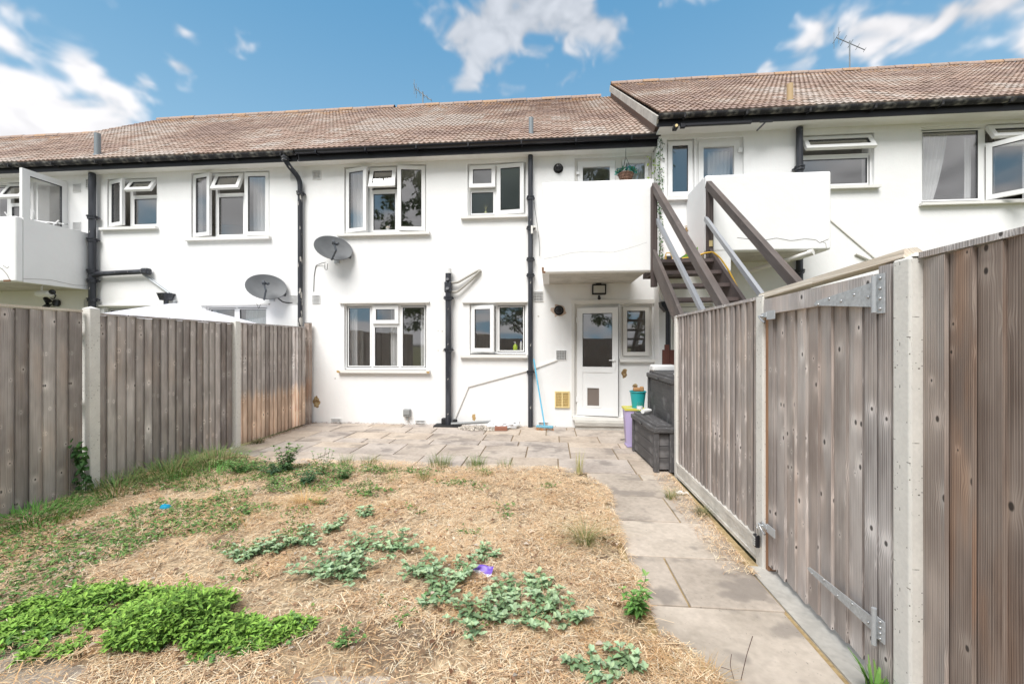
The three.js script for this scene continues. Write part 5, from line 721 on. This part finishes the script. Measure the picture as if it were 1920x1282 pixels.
tuft('green tuft just in front of the patio edge', -1.4, -4.55, 120, .09, .13, GG); tuft('mixed tuft on the straw left of centre', -1.72, -4.4, 110, .1, .1, GM); tuft('small dry tuft on the straw behind centre', -.75, -4.75, 100, .1, .09, GM); tuft('small green-brown tuft left of the small dry one', -1.9, -4.75, 100, .1, .1, GM);
tuft('long green tussock bent over beside the path', .25, -3.15, 200, .06, .24, [[.15, .2, .06], [.26, .26, .1], [.42, .33, .15]], .0035, 1.6);
tuft('tall pale seeding grass at the far corner of the lawn', .33, -4.93, 40, .05, .3, [[.5, .48, .2], [.6, .52, .27], [.35, .38, .12]], .007, .35);
tuft('dried orange grass tussock left of centre', -2.2, -3.6, 260, .12, .2, [[.6, .36, .13], [.68, .46, .2]], .003, 1.5); tuft('second dried orange tussock on the straw', -2.45, -3.2, 160, .16, .11, [[.6, .38, .15]], .003, 1.6);
tuft('dry grass tuft in the path joint by the fence end', 1.17, -4.22, 120, .05, .13, GM, .003, .9, 'grass_tuft', 0); tuft('grey-green weed tuft against the gravel board', 1.33, -3.83, 140, .06, .1, [[.14, .15, .06], [.24, .22, .1]], .004, 1, 'grass_tuft', 0); tuft('green grass tuft at the foot of the left fence by the patio', -4.45, -6.05, 160, .09, .09, [[.1, .13, .04], [.2, .16, .07]], .005, 1.2, 'grass_tuft', 0); tuft('broad-leaved green sprout at the foot of the hinge post', 1.385, -1.93, 26, .03, .17, [[.2, .36, .08], [.12, .26, .05]], .022, .7, 'grass_tuft', 0);
tuft('straw tuft at the lower right edge of the lawn', .66, -1.93, 260, .12, .09, GD, .003, 1.4); 
for (const [x, z, n, r, h, l] of [[-4.3, -3.15, 1500, .34, .14, 'dense low green grass under the nearest left fence panel'], [-4.3, -3.8, 700, .3, .22, 'yellowing seed grass by the ivy post'], [-4.25, -4.35, 1100, .36, .24, 'long green grass under the middle left panel'], [-4.15, -4.85, 1000, .34, .24, 'long green grass nearest the patio corner'], [-3.7, -4.35, 800, .4, .13, 'green grass spreading from the left fence']]) tuft(l, x, z, Math.round(n * .42), r, h, h > .15 ? [[.14, .27, .07], [.2, .33, .09], [.34, .33, .14]] : [[.13, .32, .06], [.18, .4, .08]], .008, 1.2, 'grass_clump');
// ---- straw and creeping greens that cover the lawn
{
  const blade = () => { const L = new Leaves(); let pa = null; for (let k = 0; k <= 3; k++) { const t = k / 3 - .5, y = .06 * (.25 - t * t), A = [t, y, -.5], B = [t, y, .5]; if (pa) { L.p.push(...pa[0], ...pa[1], ...A, ...pa[1], ...B, ...A); } pa = [A, B]; } const g = new THREE.BufferGeometry(); g.setAttribute('position', new THREE.Float32BufferAttribute(L.p, 3)); g.computeVertexNormals(); return g; };
  const N = 170000, im = new THREE.InstancedMesh(blade(), std({ roughness: .9 }), N), m = new THREE.Matrix4(), e = new THREE.Euler(), s = new THREE.Vector3(), q = mulberry(313), qq = new THREE.Quaternion(), pos = new THREE.Vector3(); im.name = numbered('straw'); im.castShadow = im.receiveShadow = true;
  const cols = [[.83, .62, .39], [.9, .72, .48], [.78, .54, .31], [.6, .4, .24], [.92, .79, .58], [.4, .26, .16]];
  for (let i = 0; i < N; i++) { let x, z; do { z = -5.15 + Math.pow(q(), .8) * 3.55; x = -4.55 + q() * 5.3; } while (x > lawnEdgeX(z) + .03 * q() || z < lawnFarZ(x) + .02 || (q() < .82 && fbm(x * 2.6 + 70, z * 2.6 + 70, 4, 512, 17) < .45));
    const big = fbm(x * 1.3 + 40, z * 1.3 + 40, 3, 256, 6), len = .025 + .09 * q() * q() + (q() < .06 ? .12 * q() : 0), up = q() < .12 ? 1 : .3; e.set((q() - .5) * .7 * up, q() * 6.28, (q() - .5) * .9 * up); qq.setFromEuler(e); s.set(len, len * 3 * q() + .05, .0016 + .0022 * q()); pos.set(x, lawnY(x, z) + .004 + q() * .018, z); m.compose(pos, qq, s); im.setMatrixAt(i, m);
    let c = cols[Math.floor(q() * (big > .55 ? 5 : 6))]; const or = sst(.55, .7, fbm(x * 2.2 + 11, z * 2.2 + 3, 3, 256, 9)) * .6; c = mix3(c, [.62, .36, .14], or * q()); im.setColorAt(i, lin(...jit(c, q, .22))); }
  scene.add(stuff(im)); tag(im, 'dry straw-coloured dead grass covering the lawn', 'dead grass');
  // creeping green ground cover on the left side of the lawn
  const F = new Leaves(); const gx = (x, z) => sst(.52, .7, fbm(x * 2.6 + 5, z * 3.2 + 8, 4, 256, 21) + mix(.17, -.17, sst(-3.5, -1.6, x + .35 * (z + 3))) + (z < -4.0 && x > -2.9 ? .06 : 0) + (x < -3.1 && z > -3.2 ? .08 : 0) + (z > -1.95 && x < -.6 ? .08 : 0));
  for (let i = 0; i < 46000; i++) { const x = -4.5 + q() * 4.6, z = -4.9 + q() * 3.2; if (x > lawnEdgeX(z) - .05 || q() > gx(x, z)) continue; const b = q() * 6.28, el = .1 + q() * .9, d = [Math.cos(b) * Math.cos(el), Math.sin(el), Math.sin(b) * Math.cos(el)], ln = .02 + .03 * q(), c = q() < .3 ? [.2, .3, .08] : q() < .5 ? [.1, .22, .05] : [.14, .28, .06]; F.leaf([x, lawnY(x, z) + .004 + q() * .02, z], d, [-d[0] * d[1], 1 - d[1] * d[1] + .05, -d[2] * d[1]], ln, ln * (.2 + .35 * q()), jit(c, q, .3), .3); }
  tag(stuff(mesh('ground_cover', F.geo(), leafMat)), 'creeping green ground cover through the left of the dead lawn', 'ground cover');
  // dead leaves and chips
  const D = new Leaves(); for (let i = 0; i < 1100; i++) { const z = -5.0 + q() * 3.3, x = -4.4 + q() * 4.9; if (x > lawnEdgeX(z)) continue; const b = q() * 6.28, ln = .018 + .03 * q() * q(); D.leaf([x, lawnY(x, z) + .016 + q() * .012, z], [Math.cos(b), .15 * q(), Math.sin(b)], [.1, 1, .1], ln, ln * .7, jit(q() < .3 ? [.6, .5, .4] : q() < .5 ? [.26, .14, .08] : [.42, .27, .16], q, .3), -.1, .4); }
  for (let i = 0; i < 900; i++) { const w = i < 520, f = q() * q(), x = w ? -4.5 + q() * 4.6 : -4.52 + f * .12, z = w ? -7.73 + f * .1 : -7.65 + q() * 1.8, b = q() * 6.28, ln = .008 + .016 * q(); if (w && q() < .45 * sst(-3.6, -2, x)) continue; D.leaf([x, .004 + q() * .012, z], [Math.cos(b), .3 * q(), Math.sin(b)], [.1, 1, .1], ln, ln * .6, jit(q() < .5 ? [.2, .11, .07] : [.36, .24, .15], q, .3), -.1, .4); }
  tag(stuff(mesh('dead_leaves', D.geo(), leafMat)), 'scattered curled dead leaves and chips on the straw and along the wall foot', 'dead leaves');
  // litter of straw blown along the foot of the right fence and patio joints
  const K = 1500, im2 = new THREE.InstancedMesh(blade(), std({ roughness: .9 }), K); im2.name = numbered('blown_straw'); for (let i = 0; i < K; i++) { const z = -5.0 + q() * 2.15, f = q(); pos.set(1.37 - f * f * .2 + (z + 5) * -.02, .008 + q() * .012, z); e.set((q() - .5) * .4, q() * 6.28, (q() - .5) * .5); qq.setFromEuler(e); s.set(.02 + .06 * q(), .6, .0025); m.compose(pos, qq, s); im2.setMatrixAt(i, m); im2.setColorAt(i, lin(...jit(cols[Math.floor(q() * 6)], q, .25))); } scene.add(stuff(im2)); tag(im2, 'loose straw blown along the foot of the right fence', 'dead grass');
}
// litter
{ const F = new Leaves(), q = mulberry(61); for (let i = 0; i < 900; i++) { const x = -.95 + (q() + q() - 1) * .75, z = -1.98 + (q() + q() - 1) * .22, b = q() * 6.28; F.blade([x, lawnY(x, z) + .004, z], Math.cos(b), Math.sin(b), .012 + .03 * q(), .003, 1.6, jit(q() < .4 ? [.16, .09, .05] : [.34, .2, .1], q, .3)); } tag(stuff(mesh('scorched_thatch', F.geo(), leafMat)), 'dark brown scorched thatch patch at the bottom centre of the lawn', 'dead grass'); }
{ const t = thing('dried_flowers', 'dried flowers in a small vase on the upper small window sill', 'vase', -1.22, 3.93, WALL - .16), F = new Leaves(), q = mulberry(71); for (let i = 0; i < 26; i++) { const a = q() * 6.28; F.blade([0, .09, 0], Math.cos(a), Math.sin(a), .12 + .08 * q(), .006, .5, [.6, .42, .2]); } mesh('stems', F.geo(), leafMat, t); mesh('vase_body', new THREE.LatheGeometry([[0, 0], [.03, 0], [.036, .05], [.02, .09], [.024, .1]].map(p => new THREE.Vector2(...p)), 16), M.cream, t); mesh('inner_sill', span(-1.52, -.47, 3.9, 3.928, WALL - .27, WALL - .13), M.upvc, mid); }
{ const t = thing('candle_jar', 'white candle jar on the sill of the large upper window', 'candle', -3.14, 3.66, WALL - .17); mesh('jar_body', new THREE.CylinderGeometry(.04, .04, .1, 18).translate(0, .05, 0), M.white, t); mesh('jar_lid', new THREE.CylinderGeometry(.036, .042, .03, 18).translate(0, .115, 0), M.woodNew, t); mesh('inner_sill', span(-3.92, -2.35, 3.63, 3.658, WALL - .27, WALL - .13), M.upvc, mid); }
mesh('overflow_pipe', [rod([-.27, 3.62, WALL + .02], [-.27, 3.62, WALL + .16], .018), rod([-.27, 3.62, WALL + .15], [-.33, 3.62, WALL + .17], .018), rod([-.33, 3.64, WALL + .17], [-.33, 3.5, WALL + .17], .02)], M.upvcOld, mid);
mesh('loose_wire', tube([[-.3, 4.1, WALL + .05], [-.24, 3.7, WALL + .05], [-.2, 3.35, WALL + .04], [-.2, 3.12, WALL + .03]], .004, 24, 5), M.cable, mid);
{ const t = thing('blue_scrap', 'crumpled bright blue plastic scrap on the left of the lawn', 'litter', -3.4, lawnY(-3.4, -3.44) + .02, -3.44); const g = new THREE.IcosahedronGeometry(.035, 2), p = g.attributes.position, q = mulberry(3); for (let i = 0; i < p.count; i++) { const k = .7 + .5 * fbm(p.getX(i) * 40 + 9, p.getY(i) * 40 + p.getZ(i) * 31 + 9, 2, 256, 4); p.setXYZ(i, p.getX(i) * k * 1.3, p.getY(i) * k, p.getZ(i) * k); } g.computeVertexNormals(); mesh('scrap', g, std({ color: lin(.0, .3, .5), roughness: .4 }), t); }
{ const t = thing('purple_wrapper', 'purple and white sweet wrapper lying among the weeds', 'wrapper', -.43, lawnY(-.43, -2.64) + .025, -2.64); const g = new THREE.PlaneGeometry(.13, .085, 16, 10).rotateX(-.9), p = g.attributes.position; for (let i = 0; i < p.count; i++) p.setY(i, p.getY(i) + .018 * (fbm(p.getX(i) * 22 + 5, p.getZ(i) * 40 + 5, 3, 256, 3) - .5)); g.computeVertexNormals(); mesh('wrapper_film', g, std({ map: tex(128, 128, (u, v) => v > .5 + .1 * Math.sin(u * 6) ? [.2, .1, .55] : vn(u * 20, v * 12, 20, 3) > .72 ? [.2, .1, .5] : [.75, .73, .78]), roughness: .35 }), t); t.rotation.y = -.2; }
obj('paper_litter', 'white paper scrap at the foot of the right fence', 'litter', (() => { const g = new THREE.PlaneGeometry(.12, .07, 12, 8).rotateX(-Q), p = g.attributes.position; for (let i = 0; i < p.count; i++) p.setY(i, .03 * fbm(p.getX(i) * 30 + 5, p.getZ(i) * 30 + 5, 3, 256, 3)); g.computeVertexNormals(); return g; })(), M.white, 1.31, .004, -4.35);
obj('dry_stalks', 'two thin dark dry stalks rising from the near right path edge', 'stalk', [tube([[0, 0, 0], [.02, .12, .01], [.05, .2, .0]], .0016, 14, 5), tube([[-.03, 0, .0], [-.05, .07, .01], [-.045, .12, .01]], .0014, 14, 5), tube([[-.04, .04, 0], [-.09, .06, .01]], .0012, 8, 5)], std({ color: lin(.12, .07, .06), roughness: .9 }), .85, .0, -1.97);
// ------------------------------------------------------------------ trees behind the camera, mirrored in the upper panes
function tree(label, x, z, h, r, seed) {
  const q = mulberry(seed), t = thing('garden_tree', label, 'tree', x, -.06, z, 'trees behind the garden'); const tr = [rod([0, 0, 0], [.1, h * .5, 0], .22, .13, 10)], F = new Leaves(), tips = [];
  for (let i = 0; i < 14; i++) { const a = i * 2.4, y = h * (.1 + .7 * i / 14), e = [Math.cos(a) * r * (.5 + .4 * q()), y + r * (.35 + .3 * q()), Math.sin(a) * r * (.5 + .4 * q())]; tr.push(rod([.05, y * .85, 0], e, .06, .02, 6)); tips.push(e); }
  tips.push([.1, h * .9, 0]);
  for (const c of tips) for (let k = 0; k < 15; k++) { const o = [c[0] + (q() - .5) * r * .9, c[1] + (q() - .5) * r * .8, c[2] + (q() - .5) * r * .9], n = 55; for (let l = 0; l < n; l++) { const u = q() * 6.28, v = Math.acos(2 * q() - 1), rr2 = .5 * Math.cbrt(q()); const p = [o[0] + rr2 * Math.sin(v) * Math.cos(u), o[1] + rr2 * Math.cos(v) * .7, o[2] + rr2 * Math.sin(v) * Math.sin(u)], b = q() * 6.28; F.leaf(p, [Math.cos(b) * .9, -.3, Math.sin(b) * .9], [0, 1, .2], .2 + .1 * q(), .15, jit([.11, .2, .05], q, .35), .2); } }
  mesh('trunk', tr, std({ color: lin(.12, .09, .065), roughness: 1 }), t); mesh('crown', F.geo(), leafMat, t); return t;
}
tree('leafy tree behind the left of the garden, seen in the panes', -7.6, 10.5, 15.5, 2.8, 51); tree('leafy tree behind the middle of the garden, seen in the panes', -1.6, 12.5, 15.5, 2.9, 52); tree('leafy tree behind the right of the garden, seen in the panes', 3.6, 11.5, 16, 2.9, 53);

renderer.render(scene, camera);
